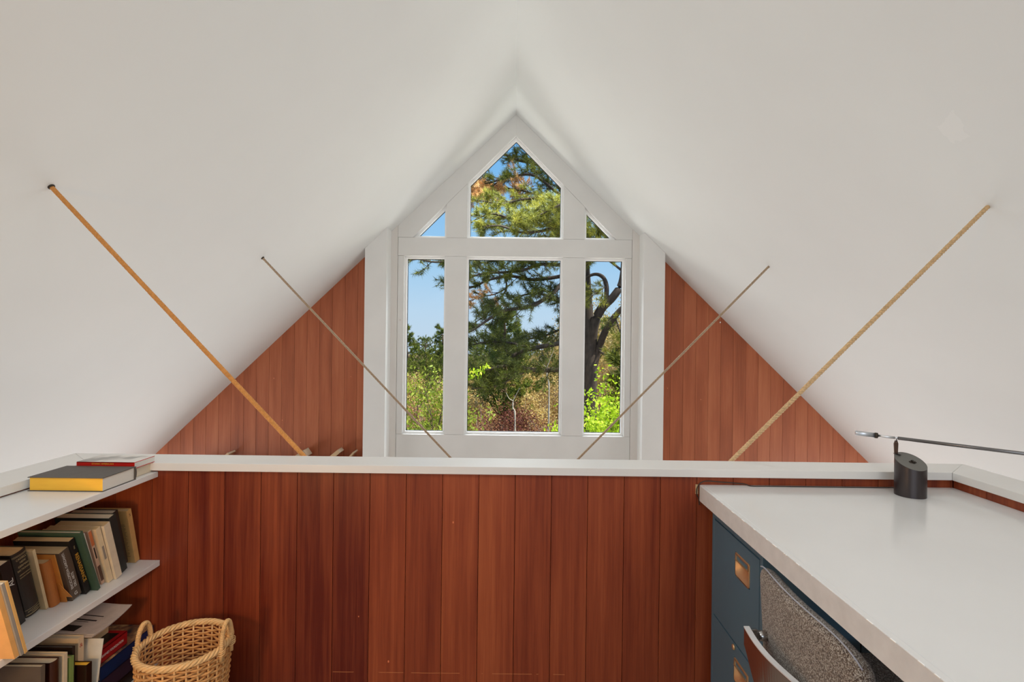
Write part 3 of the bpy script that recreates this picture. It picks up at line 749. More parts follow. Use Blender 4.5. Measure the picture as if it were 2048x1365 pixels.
for k in range(nrow):
    z = ZB+.006+(ZT-.012-ZB)*k/nrow*1.0; r = br(z); n = NS*6; off = rw.uniform(-.0012, .0012)
    pts = []
    for i in range(n):
        a = 2*PI*i/n
        s_ = math.cos(NS/2*a+PI*k)
        pts.append((BC[0]+(r+.0052*s_)*math.cos(a), BC[1]+(r+.0052*s_)*math.sin(a), z+off+.0012*math.sin(a*3+k)))
    m.tube(pts, .0034+rw.uniform(-.0004, .0004), 6, closed=True)
m.obj('woven_wall', M['wick'], root)
m = MB()
for s_ in range(4):
    n = 300; pts = []
    for i in range(n):
        a = 2*PI*i/n; p = a*13+2*PI*s_/4
        rr = RT+.0025+.0062*math.cos(p); pts.append((BC[0]+rr*math.cos(a), BC[1]+rr*math.sin(a), ZT+.0015+.0062*math.sin(p)))
    m.tube(pts, .0048, 6, closed=True)
m.obj('braided_rim', M['wickl'], root)
m = MB(); m.lathe([(0, 0), (RB, 0), (RB, .006), (0, .006)], 40, c=(BC[0], BC[1], ZB)); m.obj('base', M['wick'], root)
for a0, up_ in ((PI*.985, 0), (.0*PI, .014)):
    m = MB(); pts = []
    span = .235; n = 26
    cx = BC[0]+(RT+.007)*math.cos(a0); cy = BC[1]+(RT+.007)*math.sin(a0)
    tx, ty = -math.sin(a0), math.cos(a0)
    W_ = .029; H_ = .066+up_
    for i in range(n+1):
        f = i/n; q_ = PI*f
        yy = -W_*math.cos(q_); zz = -.03 + (H_+.03)*min(1, math.sin(q_)**.62)
        pts.append((cx+tx*yy, cy+ty*yy, ZT+zz-.005))
    m.tube(pts, .0062, 8)
    for i in range(n*2):
        f = (i+.5)/(n*2); k = f*n; j = int(k); fr = k-j
        p = Vector(pts[j]).lerp(Vector(pts[min(j+1, n)]), fr); d = (Vector(pts[min(j+1, n)])-Vector(pts[j])).normalized()
        if p.z < ZT-.004: continue
        u_ = d.cross(Vector((tx, ty, 0)).cross(Vector((0, 0, 1)))).normalized(); v_ = d.cross(u_)
        m.tube([p+(u_*math.cos(q2)+v_*math.sin(q2))*.0066 for q2 in [2*PI*z_/8 for z_ in range(8)]], .0016, 4, closed=True)
    for e in (-1, 1):    # binding where the handle meets the rim
        for g_ in (0, 1, 2):
            c0 = Vector((cx+tx*W_*e, cy+ty*W_*e, ZT+.003-.006*g_))
            m.tube([c0+Vector((math.cos(q2)*.011, math.sin(q2)*.011, .004*math.sin(q2+a0))) for q2 in [2*PI*z_/12 for z_ in range(12)]], .0018, 4, closed=True)
    m.obj('handle', M['wickl'], root)

# ------------------------------------------------------------------ desk
def laminate():
    m = bpy.data.materials.new('white_laminate'); m.use_nodes = True; n = m.node_tree; L = n.links.new
    b = n.nodes['Principled BSDF']; b.inputs['Roughness'].default_value = .16; b.inputs['Specular IOR Level'].default_value = .55
    tc = n.nodes.new('ShaderNodeTexCoord'); nz = n.nodes.new('ShaderNodeTexNoise'); nz.inputs['Scale'].default_value = 3; nz.inputs['Detail'].default_value = 6
    L(tc.outputs['Object'], nz.inputs[0]); rp = n.nodes.new('ShaderNodeValToRGB'); e = rp.color_ramp.elements
    e[0].position = .3; e[0].color = (.735, .725, .705, 1); e[1].position = .7; e[1].color = (.765, .755, .735, 1)
    L(nz.outputs[0], rp.inputs[0]); L(rp.outputs[0], b.inputs[0])
    r2 = n.nodes.new('ShaderNodeValToRGB'); r2.color_ramp.elements[0].color = (.10,)*3+(1,); r2.color_ramp.elements[1].color = (.24,)*3+(1,)
    L(nz.outputs[0], r2.inputs[0]); L(r2.outputs[0], b.inputs['Roughness']); return m
M['lam'] = laminate()
M['lamedge'] = mat('worn_laminate_edge', (.82, .83, .83), .35, var=.05, vs=30)
M['chip'] = mat('chipped_edge_white', (.93, .91, .87), .7, var=.03)
DZ, DB, DX, DYB = -.527, -.583, .676, PY-.0015
root = thing('desk', (1.13, 1.0, DB), 'long white laminate desk top built in along the right half wall', 'desk')
r_ = .016
cor = [(DX+r_-r_*math.sin(a), DYB-r_+r_*math.cos(a)) for a in [PI/2*i/6 for i in range(7)]]
m = MB(); m.prism([(IX1+.011, DYB), (IX1+.011, .12), (DX, .12)] + cor[::-1], DB, DZ, axis='Z')
ob = m.obj('worktop', M['lam'], root, bevel=.0012)
m = MB(); m.prism([(DX-.0012, .12), (DX, .12)]+[(x, y) for x, y in cor[::-1]]+[(x-.0012 if i < 5 else x, y+.0002) for i, (x, y) in enumerate(cor)], DB+.0005, DZ-.0008, axis='Z')
m.obj('edge_band', M['lamedge'], root)
m = MB(); m.box(DX+.0145, DX+.0152, .13, DYB-.02, DZ+.0001, DZ+.0002); m.obj('edge_seam', M['lamedge'], root)
rc = random.Random(9); y = 1.70
while y > .75:
    l = rc.uniform(.003, .022)
    if rc.random() < .6:
        m = MB(); m.box(DX-.0019, DX+.0006, y-l, y, DZ-.0012-rc.random()*.0014, DZ+.0002); m.obj('edge_chip', M['chip'], root, bevel=.0004, seg=1)
    y -= l+rc.uniform(.004, .05)
m = MB(); m.box(.735, 1.55, 1.842, DYB, DB-.018, DB-.0002); m.obj('wall_cleat', M['wood'], root)
m = MB(); m.box(DX-.011, DX-.0015, PY-.0032, PY-.0002, DZ-.034, DZ+.0005); m.obj('bare_wood_edge', M['ropeR'], root)

# filing cabinet
M['steel'] = mat('blue_painted_steel', rgb(90, 124, 144), .38, var=.05, vs=3)
M['slot'] = mat('dark_gap', rgb(16, 22, 30), .8)
M['copper'] = mat('brushed_brass', rgb(242, 206, 160), .42, metal=.85, var=.06, vs=30)
CX, CYa, CYb = .718, 1.467, 1.838
root = thing('filing_cabinet', (1.07, (CYa+CYb)/2, -1.309), 'blue steel two drawer filing cabinet with brass pulls under the desk', 'filing cabinet')
m = MB(); m.box(CX+.031, 1.42, CYa, CYb, -1.309, -.603)
m.box(CX, CX+.0315, CYa, CYb, -.632, -.603); m.box(CX, CX+.0315, CYa, CYb, -1.309, -1.302)
m.box(CX, CX+.0315, CYa, CYa+.017, -1.303, -.631); m.box(CX, CX+.0315, CYb-.017, CYb, -1.303, -.631)
m.obj('body', M['steel'], root, bevel=.0012)
m = MB(); m.box(CX+.0292, CX+.0302, CYa+.0172, CYb-.0172, -1.301, -.6325); m.obj('drawer_gap', M['slot'], root)
m = MB(); m.box(CX+.28, CX+.283, CYa-.0012, CYa-.0001, -1.305, -.606); m.obj('side_seam', M['slot'], root)
def pull_outline(z1):
    return [(1.543, z1-.076), (1.543, z1), (1.647, z1), (1.647, z1-.066), (1.637, z1-.076)]
for z0, z1 in ((-.966, -.637), (-1.299, -.972)):
    # drawer front is built as a frame around the recessed pull
    ya, yb = CYa+.0195, CYb-.0195; zp = z1-.040; hb = zp-.076
    m = MB()
    m.box(CX, CX+.012, ya, yb, zp, z1); m.box(CX, CX+.012, ya, yb, z0, hb)
    m.box(CX, CX+.012, ya, 1.545, hb, zp); m.box(CX, CX+.012, 1.645, yb, hb, zp)
    d = m.obj('drawer', M['steel'], root)
    m = MB(); rr = 9
    out = []; 
    for (cy, cz, a0) in ((1.645-.008, zp-.008, 0), (1.545+.008, zp-.008, 90), (1.545+.014, hb+.014, 180), (1.645-.014, hb+.014, 270)):
        rad = .008 if a0 < 180 else .014
        for i in range(5):
            a = R(a0+22.5*i); out.append((cy+rad*math.cos(a), cz+rad*math.sin(a)))
    inn = [(p[0]+(1.595-p[0])*.055, p[1]+((zp+hb)/2-p[1])*.08) for p in out]
    n = len(out)
    vs = [(x, p[0], p[1]) for x, pl in ((CX-.0015, out), (CX-.003, inn), (CX+.002, out)) for p in pl]
    m.add(vs, [(i, (i+1) % n, n+(i+1) % n, n+i) for i in range(n)]+[(2*n+i, 2*n+(i+1) % n, (i+1) % n, i) for i in range(n)], smooth=False)
    # sloping cup: deep at the top under the label slot, rising to the bottom lip
    zm = zp-.024
    vs = []; ky = 10; kz = 8
    for j in range(kz+1):
        for i in range(ky+1):
            y_ = 1.548+.094*i/ky; z_ = zm+(hb+.004-zm)*j/kz
            fy = 1-abs(2*i/ky-1)**4; dep = .024*math.cos(PI/2*j/kz)**.7*fy
            vs.append((CX-.002+dep, y_, z_))
    m.add(vs, [(a*(ky+1)+b2, a*(ky+1)+b2+1, (a+1)*(ky+1)+b2+1, (a+1)*(ky+1)+b2) for a in range(kz) for b2 in range(ky)], smooth=True)
    # label holder bars
    m.box(CX-.004, CX+.001, 1.548, 1.642, zm-.001, zm+.002); m.box(CX-.004, CX+.001, 1.55, 1.64, zp-.006, zp-.004)
    m.box(CX-.004, CX+.001, 1.551, 1.5535, zm, zp-.004); m.box(CX-.004, CX+.001, 1.6365, 1.639, zm, zp-.004)
    m.obj('pull', M['copper'], d)
    m = MB(); m.box(CX+.0005, CX+.0012, 1.5535, 1.6365, zm+.002, zp-.006); m.obj('label_card', M['steel'], d)
    m = MB(); m.box(CX+.026, CX+.028, 1.546, 1.644, hb, zp); m.obj('pull_backing', M['slot'], d)
m = MB(); m.lathe([(0, 0), (.008, 0), (.009, .002), (.008, .005), (.004, .006), (0, .006)], 20, mtx=Matrix.Translation((CX-.0002, 1.647, -.984)) @ Matrix.Rotation(-PI/2, 4, 'Y'))
m.obj('lock', M['copper'], root)

# desk lamp
M['lampb'] = mat('anodised_dark_metal', rgb(74, 68, 68), .3, metal=.7, var=.06, vs=10)
M['lampr'] = mat('grey_rod_metal', rgb(120, 118, 118), .25, metal=.9, var=.03)
M['alu'] = mat('polished_aluminium', (.82, .83, .85), .38, metal=1, var=.03, vs=8)
M['lampp'] = mat('brown_metal', rgb(92, 70, 58), .45, metal=.5)
LC = (1.366, 1.765); r_ = .0455
root = thing('desk_lamp', (LC[0], LC[1], DZ+.0003), 'dark metal desk lamp with slanted cylinder base and long balanced rod on the desk', 'lamp')
m = MB(); k = 48
def ztop(x, y): return -.411 - .01*(x-LC[0]) + .478*(y-LC[1])
ring0 = [(LC[0]+r_*math.cos(2*PI*i/k), LC[1]+r_*math.sin(2*PI*i/k)) for i in range(k)]
vs = [(x, y, DZ+.0003) for x, y in ring0]+[(x, y, ztop(x, y)) for x, y in ring0]
m.add(vs, [(i, (i+1) % k, k+(i+1) % k, k+i) for i in range(k)], smooth=True); m.add(vs[:k], [tuple(range(k-1, -1, -1))])
m.obj('base_cylinder', M['lampb'], root)
M['lamptop'] = mat('matte_dark_top', rgb(112, 110, 104), .55, var=.04)
m = MB(); m.add([(x, y, ztop(x, y)) for x, y in ring0], [tuple(range(k))]); m.tube([(LC[0]+(r_-.0006)*math.cos(2*PI*i/k), LC[1]+(r_-.0006)*math.sin(2*PI*i/k), ztop(*ring0[i])) for i in range(k)], .0006, 4, closed=True)
m.obj('slanted_top', M['lamptop'], root)
tn_ = Vector((.01, -.478, 1)).normalized(); mt = Matrix.Translation((LC[0]+.004, LC[1]-.004, ztop(LC[0]+.004, LC[1]-.004))) @ tn_.to_track_quat('Z', 'Y').to_matrix().to_4x4()
m = MB(); m.lathe([(.0085, 0), (.0085, .001), (.0055, .0015), (0, .0012)], 20, mtx=mt); m.box(-.011, .011, -.004, .004, .0002, .0022, mtx=mt); m.box(-.0035, .0035, -.0055, .0055, .001, .0055, mtx=mt)
m.obj('switch', M['iron'], root)
m = MB(); PX, PYy = 1.3435, 1.803; zs = 1.016
m.prism([(x_, z_*zs) for x_, z_ in [(PX-.0075, -.352), (PX-.004, -.343), (PX-.0022, -.3395), (PX-.001, -.348), (PX+.0012, -.348), (PX+.003, -.3395), (PX+.0075, -.352), (PX+.0065, -.385), (PX+.004, -.428), (PX-.003, -.428)]], PYy-.0018, PYy+.0018)
m.obj('post', M['lampp'], root, bevel=.0004, seg=1)
m = MB(); m.prism([(PX-.006, PYy-.003), (LC[0]-.020, LC[1]+.018), (LC[0]-.004, LC[1]+.036), (PX+.006, PYy-.0005), (PX+.006, PYy+.004), (PX-.006, PYy+.004)], -.3935, -.3915, axis='Z')
m.obj('post_bracket', M['lampb'], root)
m = MB(); m.tube([(PX+.0005, PYy, -.352), (PX+.001, PYy-.002, -.340)], .0012, 8); m.obj('pivot_pin', M['lampb'], root)
A = Vector((1.3420, 1.8010, -.3376)); D = Vector((.281, -.145, -.016)).normalized()
m = MB(); m.tube([A+D*.006, A+D*.72], .0058, 18); m.obj('rod', M['lampr'], root)
m = MB(); m.tube([A-D*.052, A+D*-.004], .0045, 14); m.tube([A-D*.004, A+D*.006], .0038, 10); m.obj('rod_end', M['alu'], root)
m = MB(); m.tube([A-D*.120, A-D*.119, A-D*.062], [.0078, .0086, .0086], 24); m.obj('counterweight', mat('satin_steel_weight', (.60, .63, .67), .3, metal=.9, var=.02), root)
m = MB(); m.tube([A-D*.062, A-D*.053], .0098, 24); m.obj('collar', M['iron'], root)
m = MB(); m.tube([A+D*.70, A+D*.71, A+D*.80, A+D*.81], [.008, .02, .024, .022], 20); m.obj('lamp_head', M['lampb'], root)

# cord of the lamp
M['cord'] = mat('dark_cord', rgb(52, 44, 38), .5)
pts = [px(1800, 978, 1.81), px(1780, 976, 1.835)] + [px(u, v+1.0, 1.846) for u, v in ((1740, 975), (1700, 974.5), (1650, 978), (1600, 976.5), (1540, 973.5), (1503, 973))]
pts = [Vector((p.x, p.y, max(p.z, DZ+.0021))) for p in pts]
pts += [px(u, v, 1.858) for u, v in ((1489, 968.8), (1461, 966), (1440, 964.6), (1417, 962.7), (1406, 964), (1398.5, 969), (1394, 978), (1393.3, 989), (1397, 997), (1399, 1010))]
def smooth_path(p, n=6):
    out = []
    for i in range(len(p)-1):
        p0, p1, p2, p3 = p[max(i-1, 0)], p[i], p[i+1], p[min(i+2, len(p)-1)]
        for j in range(n):
            t = j/n; out.append(.5*((2*p1)+(p2-p0)*t+(2*p0-5*p1+4*p2-p3)*t*t+(3*p1-p0-3*p2+p3)*t**3))
    return out+[p[-1]]
m = MB(); m.tube(smooth_path(pts), .0019, 8)
tag(m.obj('lamp_cord', M['cord']), 'thin dark lamp cord running along the back of the desk and over its corner', 'cord')

# ------------------------------------------------------------------ chair
def tweed():
    m = bpy.data.materials.new('grey_brown_tweed'); m.use_nodes = True; n = m.node_tree; L = n.links.new
    b = n.nodes['Principled BSDF']; b.inputs['Roughness'].default_value = .95; b.inputs['Sheen Weight'].default_value = .25
    tc = n.nodes.new('ShaderNodeTexCoord')
    vo = n.nodes.new('ShaderNodeTexVoronoi'); vo.inputs['Scale'].default_value = 560; L(tc.outputs['Object'], vo.inputs[0])
    nz = n.nodes.new('ShaderNodeTexNoise'); nz.inputs['Scale'].default_value = 300; L(tc.outputs['Object'], nz.inputs[0])
    rp = n.nodes.new('ShaderNodeValToRGB'); e = rp.color_ramp.elements
    e[0].position = .36; e[0].color = (*rgb(74, 60, 52), 1); e[1].position = .66; e[1].color = (*rgb(190, 184, 174), 1)
    x = e.new(.5); x.color = (*rgb(128, 112, 96), 1)
    mx = n.nodes.new('ShaderNodeMixRGB'); mx.inputs[0].default_value = .5
    L(vo.outputs['Color'], mx.inputs[1]); L(nz.outputs[0], mx.inputs[2])
    bw = n.nodes.new('ShaderNodeRGBToBW'); L(mx.outputs[0], bw.inputs[0]); L(bw.outputs[0], rp.inputs[0]); L(rp.outputs[0], b.inputs[0])
    bp = n.nodes.new('ShaderNodeBump'); bp.inputs['Strength'].default_value = .6; bp.inputs['Distance'].default_value = .0015
    L(vo.outputs['Distance'], bp.inputs['Height']); L(bp.outputs[0], b.inputs['Normal']); return m
M['tweed'] = tweed()
M['piping'] = mat('piping_cord', rgb(172, 174, 186), .5, sheen=.3)
M['castal'] = mat('cast_aluminium', (.60, .58, .56), .24, metal=1, var=.03)
CY = 1.190
root = thing('desk_chair', (.93, CY, -1.309), 'office chair with tweed back and cast aluminium bracket pulled up to the desk', 'chair')
# backrest: a curved padded shell; s = across (-1 near .. 1 far), h = up
def back_pt(s, h, layer):
    hw = .203 - .05*max(0, (.25-h))/.25     # half width
    y = CY + hw*s
    x = .647 + .020*s*s + .024*(1-h)
    z = -1.03 + .430*h - (.030 if s < 0 else .012)*max(0, h-.5)/.5*abs(s)**(5 if s < 0 else 9)
    th = .050*(1-.08*abs(s)**4)
    return Vector((x + th*layer, y, z - .008*layer*h))
m = MB(); ns, nh = 28, 22
prof = []
loops = []
for i in range(ns+1):
    s = -1+2*i/ns
    loops.append(s)
vs = []
def surf(u_, v_):   # closed pillow: rounded edge by superellipse
    e = 1-(1-min(1, abs(u_)))**1.0
    return e
for layer in (0, 1):
    for i in range(ns+1):
        for j in range(nh+1):
            s = -1+2*i/ns; h = j/nh
            ss = math.copysign(1-(1-abs(s))**1.0, s)
            p = back_pt(ss, h, 0); q_ = back_pt(ss, h, 1)
            edge = min(1, (1-abs(s))/.07, h/.10, (1-h)/.05); k = math.sqrt(max(0, 1-(1-edge)**2))
            mid = (p+q_)/2; f = .55+.45*k
            vs.append(mid + ((q_-p)/2)*(f if layer else -f))
q0 = (ns+1)*(nh+1); fs = []
for i in range(ns):
    for j in range(nh):
        a = i*(nh+1)+j
        fs.append((a, a+1, a+nh+2, a+nh+1)); fs.append((q0+a, q0+a+nh+1, q0+a+nh+2, q0+a+1))
for i in range(ns):
    a = i*(nh+1); fs.append((a, a+nh+1, q0+a+nh+1, q0+a)); a += nh; fs.append((a, q0+a, q0+a+nh+1, a+nh+1))
for j in range(nh):
    a = j; fs.append((a, q0+a, q0+a+1, a+1)); a = ns*(nh+1)+j; fs.append((a, a+1, q0+a+1, q0+a))
m.add(vs, fs, smooth=True)
bk = m.obj('backrest', M['tweed'], root)
sb = bk.modifiers.new('sub', 'SUBSURF'); sb.levels = 1; sb.render_levels = 1
m = MB(); pp = []
for i in range(ns+1):
    pp.append(Vector(vs[i*(nh+1)+nh])+Vector((-.0005, 0, .0005)))
m.tube(pp, .0018, 8); m.obj('piping', M['piping'], bk)
# seat
m = MB(); ns2 = 20
prof = []
for layer in (0, 1):
    pass
vs = []
for layer in (0, 1):
    for i in range(ns2+1):
        for j in range(ns2+1):
            a = -1+2*i/ns2; b = -1+2*j/ns2
            sx = a*math.sqrt(1-b*b*.22); sy = b*math.sqrt(1-a*a*.22)
            edge = min(1, (1-max(abs(a), abs(b)))/.16); k = math.sqrt(max(0, 1-(1-edge)**2))
            zc = -.885 + .012*b*b; th = .034*(.25+.75*k)
            vs.append((.945+.225*sx, CY+.225*sy, zc + (th if layer else -th*.7)))
q0 = (ns2+1)**2; fs = []
for i in range(ns2):
    for j in range(ns2):
        a = i*(ns2+1)+j; fs.append((a, a+1, a+ns2+2, a+ns2+1)); fs.append((q0+a, q0+a+ns2+1, q0+a+ns2+2, q0+a+1))
for i in range(ns2):
    a = i*(ns2+1); fs.append((a, a+ns2+1, q0+a+ns2+1, q0+a)); a += ns2; fs.append((a, q0+a, q0+a+ns2+1, a+ns2+1))
    a = i; fs.append((a, q0+a, q0+a+1, a+1)); a = ns2*(ns2+1)+i; fs.append((a, a+1, q0+a+1, q0+a))
m.add(vs, fs, smooth=True); m.obj('seat', M['tweed'], root)
# cast bracket: curved plate behind the back with a mount at each end
ZP = -.752
def plate(f):   # f 0 far .. 1 near ; top edge path (x, y)
    y = 1.345 - .225*f; x = .612 + .012*f - .024*math.sin(PI*f)*.55
    return x, y
m = MB(); n = 24; vs = []
for i in range(n+1):
    f = i/n; x, y = plate(f)
    w_ = 1-abs(2*f-1); dz = .045+.085*math.sin(PI*f)**1.3
    for (dx, z) in ((-.001, ZP), (.0125, ZP), (.0125, ZP-.006), (.006+.01*w_, ZP-dz), (-.001+.01*w_, ZP-dz)):
        vs.append((x+dx, y, z))
fs = [(i*5+a, i*5+(a+1) % 5, (i+1)*5+(a+1) % 5, (i+1)*5+a) for i in range(n) for a in range(5)]
fs += [(4, 3, 2, 1, 0), tuple(n*5+a for a in range(5))]
m.add(vs, fs)
M['flange'] = mat('bright_cast_edge', (.88, .88, .88), .5, metal=.35)
m2 = MB(); vs2 = []
for i in range(n+1):
    x, y = plate(i/n); vs2 += [(x-.0018, y, ZP+.0006), (x+.0128, y, ZP+.0006), (x+.0128, y, ZP+.0036), (x-.0018, y, ZP+.0036)]
m2.add(vs2, [(i*4+a, i*4+(a+1) % 4, (i+1)*4+(a+1) % 4, (i+1)*4+a) for i in range(n) for a in range(4)]+[(3, 2, 1, 0), tuple(n*4+a for a in range(4))])
for (f, sg) in ((0, 1), (1, -1)):
    x, y = plate(f)
    ya, yb = sorted((y-sg*.001, y-sg*.011))
    m.box(x, x+.030, ya, yb, ZP-.040, ZP)               # arm towards the back
    m.box(x+.018, x+.040, ya+.002, yb-.001, ZP-.030, ZP-.004)
brk = m.obj('back_bracket', M['castal'], root, bevel=.0015)
m2.obj('flange', M['flange'], brk)
for (f, sg) in ((0, 1), (1, -1)):
    x, y = plate(f)
    m = MB(); m.lathe([(0, 0), (.010, 0), (.013, .004), (.013, .020), (.010, .024), (0, .024)], 20, mtx=Matrix.Translation((x+.034, y-sg*.006, ZP-.018)) @ Matrix.Rotation(PI/2, 4, 'Y'))
    m.obj('bracket_mount', M['castal'], root, bevel=.001)
# spine from bracket down under the seat, column and base
m = MB()
x, y = plate(.5)
for sg in (-1, 1):
    m.tube(smooth_path([Vector((x+.012, y+sg*.035, ZP-.10)), Vector((x+.022, y+sg*.02, ZP-.16)), Vector((.70, CY+sg*.012, -.955)), Vector((.80, CY, -.965)), Vector((.93, CY, -.945))]), .011, 10)
m.obj('spine', M['castal'], root)
m = MB(); m.tube([(.93, CY, -.92), (.93, CY, -1.22)], .022, 20); m.tube([(.93, CY, -1.06), (.93, CY, -1.24)], .03, 20); m.obj('column', M['iron'], root)
for i in range(4):
    a = PI/4+PI/2*i; e = Vector((.93+.27*math.cos(a), CY+.27*math.sin(a), -1.255))
    m = MB(); m.tube([Vector((.93, CY, -1.215)), Vector((.93, CY, -1.215)).lerp(e, .5)+Vector((0, 0, .004)), e], [.022, .017, .012], 10); l = m.obj('leg', M['castal'], root)
    m = MB(); mt = Matrix.Translation(e-Vector((0, 0, .029))) @ Matrix.Rotation(a, 4, 'Z') @ Matrix.Rotation(PI/2, 4, 'X')
    m.lathe([(0, -.012), (.022, -.012), (.025, -.008), (.025, .008), (.022, .012), (0, .012)], 20, mtx=mt); m.obj('caster', M['slot'], l)

# ------------------------------------------------------------------ outdoors
GZ = -5.1                       # ground, below the eye
def leafmat(name, a, b_, c_, rough=.6, trans=.25):
    """foliage: colour runs over the per-leaf 'tone' attribute"""
    m = bpy.data.materials.new(name); m.use_nodes = True; n = m.node_tree; L = n.links.new; n.nodes.clear()
    o = n.nodes.new('ShaderNodeOutputMaterial'); at = n.nodes.new('ShaderNodeAttribute'); at.attribute_name = 'tone'
    rp = n.nodes.new('ShaderNodeValToRGB'); e = rp.color_ramp.elements
    e[0].position = 0; e[0].color = (*a, 1); e[1].position = 1; e[1].color = (*c_, 1); x = e.new(.5); x.color = (*b_, 1)
    L(at.outputs['Fac'], rp.inputs[0])
    p = n.nodes.new('ShaderNodeBsdfPrincipled'); p.inputs['Roughness'].default_value = rough; p.inputs['Specular IOR Level'].default_value = .25
    L(rp.outputs[0], p.inputs[0])
    t = n.nodes.new('ShaderNodeBsdfTranslucent'); L(rp.outputs[0], t.inputs[0])
    mx = n.nodes.new('ShaderNodeMixShader'); mx.inputs[0].default_value = trans
    L(p.outputs[0], mx.inputs[1]); L(t.outputs[0], mx.inputs[2]); L(mx.outputs[0], o.inputs[0]); return m
M['needle'] = leafmat('pine_needles', rgb(52, 62, 26), rgb(104, 110, 40), rgb(186, 178, 66), trans=.15)
M['needledead'] = leafmat('dead_pine_needles', rgb(206, 150, 92), rgb(236, 186, 124), rgb(250, 220, 166))
M['pinefar'] = leafmat('far_pine_needles', rgb(66, 88, 34), rgb(112, 126, 48), rgb(160, 162, 68))
M['tanleaf'] = leafmat('tan_spring_buds', rgb(168, 136, 82), rgb(212, 184, 112), rgb(236, 214, 140))
M['brownleaf'] = leafmat('brown_scrub_twigs', rgb(122, 80, 56), rgb(168, 120, 84), rgb(206, 166, 120))
M['maroonleaf'] = leafmat('maroon_scrub_leaves', rgb(84, 40, 34), rgb(118, 64, 52), rgb(158, 100, 76))
M['greenleaf'] = leafmat('bright_green_leaves', rgb(104, 136, 20), rgb(158, 186, 34), rgb(206, 218, 70), trans=.4)
M['yelgreen'] = leafmat('yellow_green_leaves', rgb(84, 96, 26), rgb(126, 140, 42), rgb(172, 180, 72), trans=.35)
M['bark'] = mat('dark_pine_bark', rgb(62, 50, 42), .9, var=.4, vs=22, bump=.8, bs=40, stretch=(1, 1, .35))
M['barkpale'] = mat('pale_grey_bark', rgb(206, 194, 174), .9, var=.2, vs=20)
M['barkbrown'] = mat('brown_twig_bark', rgb(104, 82, 62), .9, var=.2, vs=20)
M['ground'] = mat('leaf_litter_ground', rgb(128, 104, 72), .95, var=.3, vs=.8)

def np_mesh(name, V, F, tone, m, parent, o0):
    """V (n,3) eye-relative, F (k,3|4) indices, tone per vertex"""
    me = bpy.data.meshes.new(name); V = np.asarray(V, dtype=np.float32) - np.array(o0, dtype=np.float32)
    F = np.asarray(F, dtype=np.int32); k = F.shape[1]
    me.vertices.add(len(V)); me.vertices.foreach_set('co', V.ravel())
    me.loops.add(F.size); me.loops.foreach_set('vertex_index', F.ravel())
    me.polygons.add(len(F)); me.polygons.foreach_set('loop_start', np.arange(0, F.size, k, dtype=np.int32)); me.polygons.foreach_set('loop_total', np.full(len(F), k, dtype=np.int32))
    me.update(calc_edges=True)
    at = me.attributes.new('tone', 'FLOAT', 'POINT'); at.data.foreach_set('value', np.asarray(tone, dtype=np.float32))
    me.materials.append(m); ob = bpy.data.objects.new(name, me); COL.objects.link(ob)
    if parent is not None: ob.parent = parent; ob['_o'] = tuple(map(float, o0))
    return ob
def unit(a): return a/np.maximum(1e-9, np.linalg.norm(a, axis=-1, keepdims=True))
def needles(P, D, rs, n=40, length=.12, width=.006, spread=.9, along=.10, tone=None):
    """bottlebrush tufts: P tuft bases (k,3), D twig directions"""
    k = len(P); P = np.repeat(P, n, 0); D = np.repeat(unit(D), n, 0)
    if tone is None: tone = rs.uniform(.2, .8, k)
    t = np.repeat(tone, n)+rs.uniform(-.18, .18, k*n)
    r = unit(rs.normal(size=(k*n, 3)))
    base = P + D*rs.uniform(-along, along*.5, (k*n, 1))
    dr = unit(D*rs.uniform(.35, 1.1, (k*n, 1)) + r*spread)
    L = length*rs.uniform(.7, 1.15, (k*n, 1)); side = unit(np.cross(dr, unit(rs.normal(size=(k*n, 3)))))*width/2
    V = np.stack([base-side, base+side, base+dr*L], 1).reshape(-1, 3)
    F = np.arange(len(V)).reshape(-1, 3)
    return V, F, np.repeat(np.clip(t, 0, 1), 3)
def leaves(P, rs, size=.06, asp=.5, tone=None, droop=0.):
    k = len(P); a = unit(rs.normal(size=(k, 3))+np.array([0, 0, -droop])); b = unit(np.cross(a, unit(rs.normal(size=(k, 3)))))
    s = size*rs.uniform(.6, 1.3, (k, 1)); 
    V = np.stack([P-a*s*.5, P+b*s*asp*.5, P+a*s*.5, P-b*s*asp*.5], 1).reshape(-1, 3)
    F = np.arange(len(V)).reshape(-1, 4)
    if tone is None: tone = rs.uniform(0, 1, k)
    return V, F, np.repeat(np.clip(tone, 0, 1), 4)
def tubes_np(segs, k=5):
    """segs: list of (points (n,3), radii (n))"""
    V = []; F = []; b = 0
    for P, r in segs:
        P = np.asarray(P, float); n = len(P); r = np.asarray(r, float)
        T = unit(np.gradient(P, axis=0)); up = np.tile([0.13, .07, 1.0], (n, 1)); up[np.abs(T[:, 2]) > .9] = [1, .1, 0]
        N = unit(np.cross(T, up)); B = np.cross(T, N)
        a = np.arange(k)*2*PI/k
        ring = P[:, None]+(N[:, None]*np.cos(a)[None, :, None]+B[:, None]*np.sin(a)[None, :, None])*r[:, None, None]
        V.append(ring.reshape(-1, 3))
        i = np.arange(n-1)[:, None]*k+np.arange(k)[None]; j = np.arange(n-1)[:, None]*k+(np.arange(k)[None]+1) % k
        F.append(np.stack([i, j, j+k, i+k], -1).reshape(-1, 4)+b); b += n*k
    V = np.concatenate(V); return V, np.concatenate(F), np.full(len(V), .5)
def curve(p0, d, L, n, rs, wob=.12, lift=0.):
    P = [np.array(p0, float)]; d = np.array(d, float)/np.linalg.norm(d)
    for i in range(n):
        d = d+rs.normal(size=3)*wob+np.array([0, 0, lift]); d /= np.linalg.norm(d); P.append(P[-1]+d*L/n)
    return np.array(P)

